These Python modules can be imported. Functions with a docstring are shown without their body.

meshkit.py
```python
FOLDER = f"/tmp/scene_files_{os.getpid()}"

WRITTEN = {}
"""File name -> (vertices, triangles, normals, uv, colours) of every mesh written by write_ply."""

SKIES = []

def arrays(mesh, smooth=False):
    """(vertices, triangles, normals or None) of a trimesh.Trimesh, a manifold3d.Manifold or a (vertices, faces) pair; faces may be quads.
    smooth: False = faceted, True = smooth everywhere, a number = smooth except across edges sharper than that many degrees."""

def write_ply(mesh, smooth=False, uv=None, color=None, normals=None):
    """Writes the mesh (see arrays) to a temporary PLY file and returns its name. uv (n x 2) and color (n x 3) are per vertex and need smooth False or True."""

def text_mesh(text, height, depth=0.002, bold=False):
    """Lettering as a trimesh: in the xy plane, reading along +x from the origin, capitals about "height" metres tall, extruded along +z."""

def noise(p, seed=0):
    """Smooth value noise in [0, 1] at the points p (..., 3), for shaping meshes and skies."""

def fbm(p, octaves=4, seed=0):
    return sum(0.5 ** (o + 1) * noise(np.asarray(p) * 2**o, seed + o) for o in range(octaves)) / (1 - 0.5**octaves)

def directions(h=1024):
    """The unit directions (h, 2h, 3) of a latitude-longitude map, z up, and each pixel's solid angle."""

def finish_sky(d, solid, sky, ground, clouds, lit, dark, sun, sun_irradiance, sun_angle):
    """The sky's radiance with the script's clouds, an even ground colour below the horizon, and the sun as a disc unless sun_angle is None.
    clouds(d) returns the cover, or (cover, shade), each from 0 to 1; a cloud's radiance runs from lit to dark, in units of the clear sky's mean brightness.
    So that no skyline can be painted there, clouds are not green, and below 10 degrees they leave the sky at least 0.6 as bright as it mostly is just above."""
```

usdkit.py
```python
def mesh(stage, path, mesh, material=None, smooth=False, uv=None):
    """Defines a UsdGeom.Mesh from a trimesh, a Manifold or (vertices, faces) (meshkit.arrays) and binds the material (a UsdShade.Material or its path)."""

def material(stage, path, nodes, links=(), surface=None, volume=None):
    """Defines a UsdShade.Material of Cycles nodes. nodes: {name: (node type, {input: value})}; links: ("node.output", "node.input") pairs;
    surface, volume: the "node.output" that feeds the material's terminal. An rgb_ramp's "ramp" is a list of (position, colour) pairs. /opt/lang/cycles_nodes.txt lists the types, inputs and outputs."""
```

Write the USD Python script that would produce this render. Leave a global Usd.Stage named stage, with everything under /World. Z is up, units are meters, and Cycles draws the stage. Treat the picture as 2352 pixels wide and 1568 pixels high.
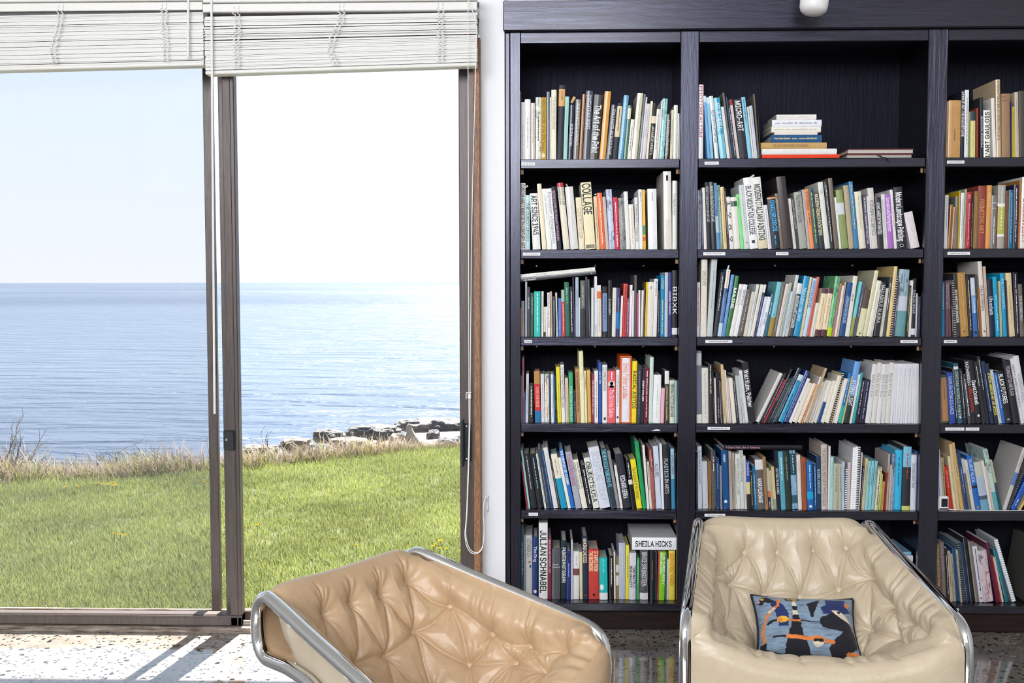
"""A reading room by the sea: a dark built-in bookcase beside a sliding glass door, two tufted leather lounge chairs."""
import math, random, re, zlib
import numpy as np
import trimesh
from scipy.spatial import ConvexHull, cKDTree
from pxr import Gf, Sdf, Usd, UsdGeom, UsdLux, UsdShade, Vt
import meshkit, usdkit

stage = Usd.Stage.CreateInMemory()
UsdGeom.SetStageUpAxis(stage, "Z")
UsdGeom.SetStageMetersPerUnit(stage, 1.0)
UsdGeom.Xform.Define(stage, "/World")
rnd = random.Random(7)

# ------------------------------------------------------------------ camera, sky, sun, added fill light behind the camera, exposure
F, PX, PY = 2400.0, 1176.0, 784.0            # focal length and centre in pixels of the 2352 x 1568 frame
EYE = np.array([0.0, 0.0, 1.30])
YAW, PITCH, ROLL = math.radians(1.6), math.atan2(136, F), 0.0012
FWD = np.array([-math.sin(YAW) * math.cos(PITCH), math.cos(YAW) * math.cos(PITCH), -math.sin(PITCH)])
_r = np.array([math.cos(YAW), math.sin(YAW), 0.0]); _u = np.cross(_r, FWD)
UP = _u * math.cos(ROLL) + _r * math.sin(ROLL)
RIGHT = _r * math.cos(ROLL) - _u * math.sin(ROLL)
cam = UsdGeom.Camera.Define(stage, "/World/camera")
cam.CreateHorizontalApertureAttr(36.0)
cam.CreateFocalLengthAttr(36.0 * F / 2352)
cam.CreateClippingRangeAttr(Gf.Vec2f(0.05, 60000))
cam.AddTransformOp().Set(Gf.Matrix4d(*RIGHT, 0, *UP, 0, *(-FWD), 0, *EYE, 1))
cam.CreateExposureAttr(0.0)
cam.CreateFStopAttr(0.0)

SUN_W, SKY_W, FILL_W = 130000.0, 1.0, 14.5
sky = usdkit.material(stage, "/World/Looks/sky_light", {
    "tc": ("texture_coordinate", {}), "s": ("separate_xyz", {}),
    "r": ("rgb_ramp", {"ramp": [(0, (1.22, 1.25, 1.40)), (.10, (1.12, 1.22, 1.42)), (.22, (1.05, 1.22, 1.48)), (.45, (.66, .90, 1.28)), (1, (.40, .64, 1.08))]}),
    "b": ("background_shader", {"strength": SKY_W})}, [("tc.generated", "s.vector"), ("s.z", "r.fac"), ("r.color", "b.color")], surface="b.background")
dome = UsdLux.DomeLight.Define(stage, "/World/sky_dome")
UsdShade.MaterialBindingAPI.Apply(dome.GetPrim()).Bind(sky)
sun = UsdLux.DistantLight.Define(stage, "/World/sun")
sun.CreateAngleAttr(0.53)
sun.CreateIntensityAttr(SUN_W)
sun.CreateColorAttr(Gf.Vec3f(1.0, .96, .90))
SUN_EL, SUN_AZ = math.radians(60), math.radians(9)   # high over the sea, a little to the right
sun.AddRotateXYZOp().Set(Gf.Vec3f(-(90 - math.degrees(SUN_EL)), 0, -math.degrees(SUN_AZ)))


def fill_light(name, x, y, z, w, h, power, rot, color):
    """An unseen rectangle light added to brighten the room."""
    l = UsdLux.RectLight.Define(stage, "/World/" + name)
    l.CreateWidthAttr(w); l.CreateHeightAttr(h); l.CreateIntensityAttr(power); l.CreateColorAttr(Gf.Vec3f(*color))
    l.AddTranslateOp().Set((x, y, z)); l.AddRotateXYZOp().Set(Gf.Vec3f(*rot))


fill_light("daylight_clerestory", -1.7, -3.93, 3.25, 5.4, 2.0, FILL_W, (90, 0, 0), (.97, .985, 1.03))  # made-up fill from behind the camera, for shelves, wall and chairs


# ------------------------------------------------------------------ helpers
def ray(px, py):
    return FWD + RIGHT * ((px - PX) / F) - UP * ((py - PY) / F)


def on_y(px, py, y):
    d = ray(px, py); return EYE + d * (y / d[1])


def on_z(px, py, z):
    d = ray(px, py); return EYE + d * ((z - EYE[2]) / d[2])


_taken = {}


def numbered(parent, name):
    k = (parent, name); n = _taken.get(k, 0); _taken[k] = n + 1
    return f"{parent}/{name}" if n == 0 else f"{parent}/{name}_{n:03d}"


def lin(h):
    h = h.strip().lstrip("#")
    if len(h) == 3: h = "".join(c * 2 for c in h)
    v = [int(h[i:i + 2], 16) / 255 for i in (0, 2, 4)]
    return tuple(x / 12.92 if x < .04045 else ((x + .055) / 1.055) ** 2.4 for x in v)


def tag(p, label=None, category=None, group=None, kind=None):
    p = p.GetPrim() if hasattr(p, "GetPrim") else p
    for k, v in (("label", label), ("category", category), ("group", group), ("kind", kind)):
        if v: p.SetCustomDataByKey(k, v)
    return p


def thing(name, label=None, category=None, loc=(0, 0, 0), roty=0.0, rotz=0.0, group=None, kind=None, matrix=None):
    x = UsdGeom.Xform.Define(stage, numbered("/World", name))
    if matrix is not None:
        x.AddTransformOp().Set(matrix)
    else:
        x.AddTranslateOp().Set(Gf.Vec3d(*map(float, loc)))
        if rotz: x.AddRotateZOp().Set(float(rotz))
        if roty: x.AddRotateYOp().Set(float(roty))
    tag(x, label, category, group, kind)
    return x


def obj(name, mesh, mat, parent=None, smooth=False, tint=None):
    base = "/World" if parent is None else str(parent.GetPath())
    m = usdkit.mesh(stage, numbered(base, name), mesh, mat, smooth=smooth)
    if tint is not None:
        pv = UsdGeom.PrimvarsAPI(m)
        t = np.asarray(tint, np.float32)
        n = len(m.GetPointsAttr().Get())
        if t.ndim == 1: t = np.tile(t, (n, 1))
        pv.CreatePrimvar("tint", Sdf.ValueTypeNames.Color3fArray, "vertex").Set(Vt.Vec3fArray.FromNumpy(t))
    return m


def struct(name, mesh, mat, label=None, smooth=False):
    return tag(obj(name, mesh, mat, None, smooth), label, None, None, "structure")


_BF = np.array([[0, 2, 3], [0, 3, 1], [4, 5, 7], [4, 7, 6], [0, 1, 5], [0, 5, 4], [2, 6, 7], [2, 7, 3], [0, 4, 6], [0, 6, 2], [1, 3, 7], [1, 7, 5]])


def box(x0, x1, y0, y1, z0, z1):
    v = np.array([[x, y, z] for z in (z0, z1) for y in (y0, y1) for x in (x0, x1)], float)
    return v, _BF.copy()


def bbox(x0, x1, y0, y1, z0, z1, c=.003):
    """A box with chamfered edges."""
    c = min(c, (x1 - x0) * .45, (y1 - y0) * .45, (z1 - z0) * .45)
    p = []
    for sx in (0, 1):
        for sy in (0, 1):
            for sz in (0, 1):
                q = [(x0, x1)[sx], (y0, y1)[sy], (z0, z1)[sz]]
                d = [c if not s else -c for s in (sx, sy, sz)]
                for k in range(3):
                    r = [q[i] + (0 if i == k else d[i]) for i in range(3)]
                    p.append(r)
    return hull(np.array(p))


def hull(p):
    h = ConvexHull(p)
    f = h.simplices.copy()
    c = p.mean(0)
    n = np.cross(p[f[:, 1]] - p[f[:, 0]], p[f[:, 2]] - p[f[:, 0]])
    flip = (n * (p[f].mean(1) - c)).sum(1) < 0
    f[flip] = f[flip][:, ::-1]
    used = np.unique(f); re_ = np.zeros(len(p), int); re_[used] = np.arange(len(used))
    return p[used], re_[f]


def join(*ms):
    vs, fs, n = [], [], 0
    for m in ms:
        v, f = (m.vertices, m.faces) if hasattr(m, "vertices") else m
        v, f = np.asarray(v, float), np.asarray(f, int)
        if f.shape[1] == 4: f = np.vstack([f[:, [0, 1, 2]], f[:, [0, 2, 3]]])
        vs.append(v); fs.append(f + n); n += len(v)
    return np.vstack(vs), np.vstack(fs)


def smooth_path(pts, n=8, closed=False):
    """Catmull-Rom through the points."""
    p = np.asarray(pts, float); out = []
    N = len(p); rng = range(N if closed else N - 1)
    g = (lambda i: p[i % N]) if closed else (lambda i: p[min(max(i, 0), N - 1)])
    for i in rng:
        a, b, c, d = g(i - 1), g(i), g(i + 1), g(i + 2)
        for t in np.linspace(0, 1, n, endpoint=False):
            out.append(.5 * ((2 * b) + (c - a) * t + (2 * a - 5 * b + 4 * c - d) * t * t + (3 * b - a - 3 * c + d) * t ** 3))
    if not closed: out.append(p[-1])
    return np.array(out)


def tube(path, r, k=8, closed=False, flat=None):
    """A round tube along a path, r a number or one per point; flat = (axis, scale) flattens it along a world axis."""
    p = np.asarray(path, float); n = len(p)
    r = np.full(n, r) if np.ndim(r) == 0 else np.asarray(r)
    t = np.roll(p, -1, 0) - np.roll(p, 1, 0) if closed else np.gradient(p, axis=0)
    t /= np.maximum(np.linalg.norm(t, axis=1, keepdims=True), 1e-12)
    a = np.array([0, 0, 1.0]) if abs(t[0][2]) < .9 else np.array([1.0, 0, 0])
    u = np.cross(t[0], a); u /= np.linalg.norm(u); us = [u]
    for i in range(1, n):
        u = us[-1] - t[i] * (us[-1] @ t[i]); us.append(u / max(np.linalg.norm(u), 1e-12))
    us = np.array(us); ws = np.cross(t, us)
    ang = np.linspace(0, 2 * np.pi, k, endpoint=False)
    v = p[:, None] + r[:, None, None] * (us[:, None] * np.cos(ang)[:, None] + ws[:, None] * np.sin(ang)[:, None])
    v = v.reshape(-1, 3); f = []
    for i in range(n if closed else n - 1):
        for j in range(k):
            a0, a1 = i * k + j, i * k + (j + 1) % k
            b0, b1 = (i + 1) % n * k + j, (i + 1) % n * k + (j + 1) % k
            f += [[a0, a1, b1], [a0, b1, b0]]
    if not closed:
        v = np.vstack([v, p[:1], p[-1:]]); s, e = n * k, n * k + 1
        for j in range(k):
            f += [[s, (j + 1) % k, j], [e, (n - 1) * k + j, (n - 1) * k + (j + 1) % k]]
    return v, np.array(f)


def lathe(profile, k=24):
    """(r, z) pairs turned about z."""
    pr = np.asarray(profile, float); ang = np.linspace(0, 2 * np.pi, k, endpoint=False)
    v = np.stack([pr[:, None, 0] * np.cos(ang), pr[:, None, 0] * np.sin(ang), np.repeat(pr[:, 1:], k, 1)], -1).reshape(-1, 3)
    f = [[i * k + j, i * k + (j + 1) % k, (i + 1) * k + (j + 1) % k, (i + 1) * k + j] for i in range(len(pr) - 1) for j in range(k)]
    return v, np.array(f)


def moved(m, d, rot=None):
    v, f = (m.vertices, m.faces) if hasattr(m, "vertices") else m
    v = np.asarray(v, float)
    if rot is not None: v = v @ np.asarray(rot).T
    return v + np.asarray(d, float), np.asarray(f)


def rotm(ax, deg):
    return trimesh.transformations.rotation_matrix(math.radians(deg), ax)[:3, :3]


def grid_mesh(P, flip=False):
    """P (n, m, 3) as triangles."""
    n, m = P.shape[:2]; i = np.arange(n * m).reshape(n, m)
    q = np.stack([i[:-1, :-1], i[1:, :-1], i[1:, 1:], i[:-1, 1:]], -1).reshape(-1, 4)
    if flip: q = q[:, ::-1]
    return P.reshape(-1, 3), np.vstack([q[:, [0, 1, 2]], q[:, [0, 2, 3]]])


_glyph, _text = {}, {}


def text(s, bold=False):
    """Lettering of unit capital height in the xy plane, set glyph by glyph."""
    if (s, bold) not in _text:
        ms, x = [], 0.0
        for ch in s:
            if ch == " ": x += .30; continue
            if (ch, bold) not in _glyph:
                g = meshkit.text_mesh(ch, 1.0, depth=.02, bold=bold); v = np.asarray(g.vertices, float); v[:, 0] -= v[:, 0].min()
                _glyph[ch, bold] = v, np.asarray(g.faces)
            v, f = _glyph[ch, bold]
            ms.append((v + (x, 0, 0), f)); x += v[:, 0].max() + (.13 if bold else .15)
        _text[s, bold] = join(*ms)
    return _text[s, bold]


# ------------------------------------------------------------------ materials
def mat(name, nodes, links=(), surface="p.BSDF"):
    return usdkit.material(stage, "/World/Looks/" + name, nodes, links, surface=surface)


def plain(name, color, rough=.5, **k):
    return mat(name, {"p": ("principled_bsdf", {"base_color": color, "roughness": rough, **k})})


def wood(name, stretch, c0, c1, rough, bump=.6, coat=0.0, scale=1.0, spec=.5):
    return mat(name, {
        "tc": ("texture_coordinate", {}), "m": ("mapping", {"scale": stretch}),
        "n": ("noise_texture", {"scale": 5.0 * scale, "detail": 7, "roughness": .62, "distortion": 1.6}),
        "n2": ("noise_texture", {"scale": 38.0 * scale, "detail": 3, "roughness": .7}),
        "r": ("rgb_ramp", {"ramp": [(.36, c0), (.44, c1), (.5, c0), (.55, c1), (.64, c0), (.7, c1)]}),
        "r2": ("rgb_ramp", {"ramp": [(.35, (.55, .55, .55)), (.6, (1, 1, 1))]}),
        "x": ("mix_color", {"blend_type": "multiply", "fac": .8}),
        "b": ("bump", {"strength": bump, "distance": .004}),
        "p": ("principled_bsdf", {"roughness": rough, "coat_weight": coat, "coat_roughness": .22, "coat_ior": 1.6, "coat_tint": (.9, .93, 1.0), "specular_tint": (.80, .84, 1.25), "specular_ior_level": spec})},
        [("tc.object", "m.vector"), ("m.vector", "n.vector"), ("m.vector", "n2.vector"), ("n.fac", "r.fac"), ("n2.fac", "r2.fac"),
         ("r.color", "x.a"), ("r2.color", "x.b"), ("x.result", "p.base_color"), ("n.fac", "b.height"), ("b.normal", "p.normal")])


DK0, DK1 = (.010, .0066, .0085), (.004, .0027, .0035)
M = {}
M["wood_across"] = wood("dark_wood_across", (.7, 6, 9), DK0, DK1, .27, coat=.55)
M["wood_upright"] = wood("dark_wood_upright", (9, 6, .7), DK0, DK1, .29, coat=.5)
M["wood_back"] = wood("dark_wood_back", (12, 6, .6), (.006, .0058, .008), (.003, .003, .004), .55, spec=.2)
M["wood_base"] = mat("dark_wood_base", {"tc": ("texture_coordinate", {}), "m": ("mapping", {"scale": (1, 8, 12)}), "n": ("noise_texture", {"scale": 6, "detail": 6, "roughness": .65}), "r": ("rgb_ramp", {"ramp": [(.35, (.012, .007, .006)), (.65, (.030, .017, .014))]}), "p": ("principled_bsdf", {"roughness": .5, "specular_ior_level": .2})},
                     [("tc.object", "m.vector"), ("m.vector", "n.vector"), ("n.fac", "r.fac"), ("r.color", "p.base_color")])
M["oak"] = wood("oak_trim", (9, 9, .9), (.46, .24, .10), (.22, .105, .04), .45, scale=1.3)
M["cleat"] = plain("raw_pine", (.32, .19, .10), .7)
M["white_wall"] = mat("white_paint", {
    "n": ("noise_texture", {"scale": 60, "detail": 3}), "b": ("bump", {"strength": .05, "distance": .002}),
    "p": ("principled_bsdf", {"base_color": (.83, .84, .86), "roughness": .55})}, [("n.fac", "b.height"), ("b.normal", "p.normal")])
M["ceiling_paint"] = mat("ceiling_paint", {"d": ("diffuse_bsdf", {"color": (.62, .615, .60)})}, surface="d.BSDF")
M["white_plastic"] = plain("white_plastic", (.80, .80, .78), .35)
M["slat"] = mat("white_slat", {"p": ("principled_bsdf", {"base_color": (.92, .91, .87), "roughness": .42}), "t": ("translucent_bsdf", {"color": (.92, .91, .87)}), "x": ("mix_closure", {"fac": .3})},
                [("p.BSDF", "x.closure1"), ("t.BSDF", "x.closure2")], surface="x.closure")
M["cord"] = plain("white_cord", (.84, .84, .82), .6)
M["bronze"] = mat("bronze_aluminium", {
    "tc": ("texture_coordinate", {}), "m": ("mapping", {"scale": (40, 40, 2)}), "n": ("noise_texture", {"scale": 6, "detail": 3}),
    "r": ("rgb_ramp", {"ramp": [(.3, (.066, .053, .048)), (.7, (.105, .084, .075))]}),
    "p": ("principled_bsdf", {"roughness": .42, "metallic": .35})},
    [("tc.object", "m.vector"), ("m.vector", "n.vector"), ("n.fac", "r.fac"), ("r.color", "p.base_color")])
M["black_metal"] = plain("black_hardware", (.010, .013, .017), .35)
M["steel"] = plain("small_steel", (.55, .55, .55), .3, metallic=1.0)
M["sill"] = mat("worn_sill", {
    "tc": ("texture_coordinate", {}), "m": ("mapping", {"scale": (2.2, 22, 22)}), "n": ("noise_texture", {"scale": 4, "detail": 8, "roughness": .72}),
    "r": ("rgb_ramp", {"ramp": [(.34, (.05, .035, .026)), (.46, (.16, .12, .095)), (.56, (.27, .22, .18)), (.68, (.46, .43, .42))]}),
    "b": ("bump", {"strength": .5, "distance": .004}), "p": ("principled_bsdf", {"roughness": .65})},
    [("tc.object", "m.vector"), ("m.vector", "n.vector"), ("n.fac", "r.fac"), ("r.color", "p.base_color"), ("n.fac", "b.height"), ("b.normal", "p.normal")])
M["terrazzo"] = mat("terrazzo", {
    "tc": ("texture_coordinate", {}), "w": ("noise_texture", {"scale": 30, "detail": 2}), "wm": ("mix_vector", {"fac": .012}),
    "v": ("voronoi_texture", {"scale": 34, "randomness": 1}), "v2": ("voronoi_texture", {"scale": 78, "randomness": 1}),
    "vs": ("separate_color", {}), "v2s": ("separate_color", {}),
    "d": ("math", {"math_type": "less_than", "value2": .30}), "s": ("math", {"math_type": "less_than", "value2": .24}), "a": ("math", {"math_type": "multiply"}),
    "d2": ("math", {"math_type": "less_than", "value2": .42}), "s2": ("math", {"math_type": "less_than", "value2": .26}), "a2": ("math", {"math_type": "multiply"}),
    "s3": ("math", {"math_type": "greater_than", "value2": .88}), "a3": ("math", {"math_type": "multiply"}),
    "n": ("noise_texture", {"scale": 7, "detail": 6, "roughness": .7}),
    "r": ("rgb_ramp", {"ramp": [(.3, (.16, .14, .12)), (.5, (.225, .20, .172)), (.7, (.31, .28, .245))]}),
    "c1": ("mix_color", {"b": (.018, .016, .015)}), "c2": ("mix_color", {"b": (.045, .038, .033)}), "c3": ("mix_color", {"b": (.42, .39, .35)}),
    "p": ("principled_bsdf", {"roughness": .14, "coat_weight": 1.0, "coat_roughness": .04})},
    [("tc.object", "wm.a"), ("w.color", "wm.b"), ("wm.result", "v.vector"), ("wm.result", "v2.vector"), ("tc.object", "n.vector"), ("tc.object", "w.vector"),
     ("v.distance", "d.value1"), ("v.color", "vs.color"), ("vs.r", "s.value1"), ("d.value", "a.value1"), ("s.value", "a.value2"),
     ("v2.distance", "d2.value1"), ("v2.color", "v2s.color"), ("v2s.r", "s2.value1"), ("d2.value", "a2.value1"), ("s2.value", "a2.value2"),
     ("v2s.g", "s3.value1"), ("s3.value", "a3.value1"), ("d2.value", "a3.value2"),
     ("n.fac", "r.fac"), ("r.color", "c3.a"), ("a3.value", "c3.fac"), ("c3.result", "c2.a"), ("a2.value", "c2.fac"), ("c2.result", "c1.a"), ("a.value", "c1.fac"), ("c1.result", "p.base_color")])
M["glass"] = mat("door_glass", {
    "lw": ("layer_weight", {"blend": .5}), "pw": ("math", {"math_type": "power", "value2": 5.0}), "f": ("math", {"math_type": "multiply_add", "value2": .48, "value3": .0004}), "t": ("transparent_bsdf", {"color": (.985, .99, .99)}), "g": ("glossy_bsdf", {"color": (1, 1, 1), "roughness": .01}),
    "x": ("mix_closure", {})}, [("lw.facing", "pw.value1"), ("pw.value", "f.value1"), ("f.value", "x.fac"), ("t.BSDF", "x.closure1"), ("g.BSDF", "x.closure2")], surface="x.closure")
M["screen"] = mat("insect_screen", {"t": ("transparent_bsdf", {"color": (1, 1, 1)}), "d": ("diffuse_bsdf", {"color": (.15, .155, .16)}), "x": ("mix_closure", {"fac": .27})},
                  [("t.BSDF", "x.closure1"), ("d.BSDF", "x.closure2")], surface="x.closure")
M["chrome"] = plain("chrome", (.78, .79, .81), .06, metallic=1.0)
for _n, _v, _s, _d in (("cover", .5, .35, 0), ("gloss_cover", .22, .5, 0)):
    M[_n] = mat("book_" + _n, {
        "a": ("attribute", {"attribute": "tint"}), "tc": ("texture_coordinate", {}), "n": ("noise_texture", {"scale": 45, "detail": 5, "roughness": .7}),
        "r": ("rgb_ramp", {"ramp": [(.3, (.90, .89, .88)), (.6, (1.05, 1.05, 1.05))]}), "x": ("mix_color", {"blend_type": "multiply", "fac": .7}),
        "p": ("principled_bsdf", {"roughness": _v, "specular_ior_level": _s})},
        [("tc.object", "n.vector"), ("n.fac", "r.fac"), ("a.color", "x.a"), ("r.color", "x.b"), ("x.result", "p.base_color")])
M["picture_cover"] = mat("book_picture_cover", {
    "a": ("attribute", {"attribute": "tint"}), "tc": ("texture_coordinate", {}), "m": ("mapping", {"scale": (1.2, 1, .55)}),
    "n": ("noise_texture", {"scale": 55, "detail": 4, "roughness": .65, "distortion": .8}), "n2": ("noise_texture", {"scale": 22, "detail": 3}),
    "r": ("rgb_ramp", {"ramp": [(.36, (.28, .28, .30)), (.47, (1, 1, 1)), (.6, (1, 1, 1)), (.68, (1.5, 1.45, 1.35))]}), "x": ("mix_color", {"blend_type": "multiply", "fac": .9, "use_clamp_result": True}),
    "p": ("principled_bsdf", {"roughness": .3})},
    [("tc.object", "m.vector"), ("m.vector", "n.vector"), ("n.fac", "r.fac"), ("a.color", "x.a"), ("r.color", "x.b"), ("x.result", "p.base_color")])
M["lettering"] = mat("book_lettering", {"a": ("attribute", {"attribute": "tint"}), "p": ("principled_bsdf", {"roughness": .5})}, [("a.color", "p.base_color")])
M["pages"] = mat("book_pages", {
    "tc": ("texture_coordinate", {}), "m": ("mapping", {"scale": (900, 3, 3)}), "n": ("noise_texture", {"scale": 1.2, "detail": 2}), "oi": ("object_info", {}),
    "r": ("rgb_ramp", {"ramp": [(.3, (.44, .41, .35)), (.6, (.66, .63, .56))]}), "h": ("hsv", {}), "v": ("map_range", {"to_min": .75, "to_max": 1.12}),
    "p": ("principled_bsdf", {"roughness": .8})},
    [("tc.object", "m.vector"), ("m.vector", "n.vector"), ("n.fac", "r.fac"), ("r.color", "h.color"), ("oi.random", "v.value"), ("v.result", "h.value"), ("h.color", "p.base_color")])
M["sticker"] = plain("label_paper", (.80, .80, .80), .6)
M["ink"] = plain("label_ink", (.22, .22, .24), .7)


def leather(name, c, c2):
    return mat(name, {
        "tc": ("texture_coordinate", {}), "n": ("noise_texture", {"scale": 9, "detail": 6, "roughness": .65}), "n2": ("voronoi_texture", {"scale": 420}),
        "w": ("noise_texture", {"scale": 34, "detail": 5, "roughness": .6, "distortion": 1.5}),
        "r": ("rgb_ramp", {"ramp": [(.3, c2), (.62, c)]}),
        "b": ("bump", {"strength": .10, "distance": .001}), "b2": ("bump", {"strength": .22, "distance": .006}),
        "p": ("principled_bsdf", {"roughness": .36, "specular_ior_level": .5, "sheen_weight": .04})},
        [("tc.object", "n.vector"), ("tc.object", "n2.vector"), ("tc.object", "w.vector"), ("n.fac", "r.fac"), ("r.color", "p.base_color"),
         ("w.fac", "b2.height"), ("n2.distance", "b.height"), ("b2.normal", "b.normal"), ("b.normal", "p.normal")])


M["leather_tan"] = leather("leather_tan", (.55, .38, .225), (.48, .32, .185))  # tan of the backlit chair put into its leather colour
M["leather_cream"] = leather("leather_cream", (.575, .475, .34), (.51, .415, .29))
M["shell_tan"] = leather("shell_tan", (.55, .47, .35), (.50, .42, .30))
M["shell_cream"] = leather("shell_cream", (.575, .475, .34), (.51, .415, .29))
M["rubber"] = plain("rubber", (.02, .02, .02), .7)
M["needlepoint"] = mat("needlepoint", {
    "a": ("attribute", {"attribute": "tint"}), "tc": ("texture_coordinate", {}), "m": ("mapping", {"scale": (1, 1, 4)}),
    "v": ("voronoi_texture", {"scale": 300}), "n": ("noise_texture", {"scale": 28, "detail": 4}),
    "r": ("rgb_ramp", {"ramp": [(.35, (.72, .72, .74)), (.6, (1.08, 1.08, 1.08))]}), "x": ("mix_color", {"blend_type": "multiply", "fac": .8}),
    "b": ("bump", {"strength": .5, "distance": .002}), "p": ("principled_bsdf", {"roughness": .85, "sheen_weight": .1})},
    [("tc.object", "v.vector"), ("tc.object", "m.vector"), ("m.vector", "n.vector"), ("n.fac", "r.fac"), ("a.color", "x.a"), ("r.color", "x.b"), ("x.result", "p.base_color"), ("v.distance", "b.height"), ("b.normal", "p.normal")])
M["navy_piping"] = plain("navy_piping", (.012, .013, .022), .8)
M["lawn_soil"] = mat("lawn_soil", {
    "tc": ("texture_coordinate", {}), "n": ("noise_texture", {"scale": 3.0, "detail": 8, "roughness": .7}),
    "r": ("rgb_ramp", {"ramp": [(.3, (.034, .042, .012)), (.55, (.055, .066, .018)), (.75, (.08, .075, .03))]}),
    "p": ("principled_bsdf", {"roughness": .9})}, [("tc.object", "n.vector"), ("n.fac", "r.fac"), ("r.color", "p.base_color")])


def leafy(name, c, tr=.45, rough=.6):
    return mat(name, {
        "oi": ("object_info", {}), "tc": ("texture_coordinate", {}), "g": ("geometry", {}), "n": ("noise_texture", {"scale": 1.1, "detail": 4}),
        "h": ("hsv", {"color": c, "saturation": 1.0}), "v": ("map_range", {"from_min": .25, "from_max": .75, "to_min": .62, "to_max": 1.4}), "hu": ("map_range", {"to_min": .485, "to_max": .513}),
        "d": ("principled_bsdf", {"roughness": rough}), "t": ("translucent_bsdf", {}), "x": ("mix_closure", {"fac": tr})},
        [("g.position", "n.vector"), ("n.fac", "v.value"), ("v.result", "h.value"), ("oi.random", "hu.value"), ("hu.result", "h.hue"), ("h.color", "d.base_color"), ("h.color", "t.color"), ("d.BSDF", "x.closure1"), ("t.BSDF", "x.closure2")], surface="x.closure")


M["grass"] = leafy("grass_blade", (.165, .19, .054))
M["straw"] = leafy("dry_straw", (.20, .155, .11), .3, .8)
M["twig"] = plain("bare_twig", (.09, .07, .06), .85)
M["twig_pale"] = plain("bleached_twig", (.20, .165, .14), .85)
M["leaf_young"] = leafy("young_leaf", (.17, .18, .045))
M["dandelion"] = plain("dandelion_yellow", (.60, .44, .012), .7)
M["rock"] = mat("shore_rock", {
    "tc": ("texture_coordinate", {}), "n": ("noise_texture", {"scale": 2.4, "detail": 10, "roughness": .72}),
    "r": ("rgb_ramp", {"ramp": [(.32, (.035, .033, .035)), (.5, (.10, .094, .094)), (.66, (.20, .188, .18))]}),
    "b": ("bump", {"strength": .9, "distance": .12}), "p": ("principled_bsdf", {"roughness": .75})},
    [("tc.object", "n.vector"), ("n.fac", "r.fac"), ("r.color", "p.base_color"), ("n.fac", "b.height"), ("b.normal", "p.normal")])
M["beach"] = mat("pale_shore", {
    "tc": ("texture_coordinate", {}), "n": ("noise_texture", {"scale": 4, "detail": 9, "roughness": .7}),
    "r": ("rgb_ramp", {"ramp": [(.3, (.05, .042, .035)), (.5, (.11, .092, .075)), (.7, (.19, .16, .135))]}),
    "b": ("bump", {"strength": .7, "distance": .05}), "p": ("principled_bsdf", {"roughness": .85})},
    [("tc.object", "n.vector"), ("n.fac", "r.fac"), ("r.color", "p.base_color"), ("n.fac", "b.height"), ("b.normal", "p.normal")])
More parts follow.
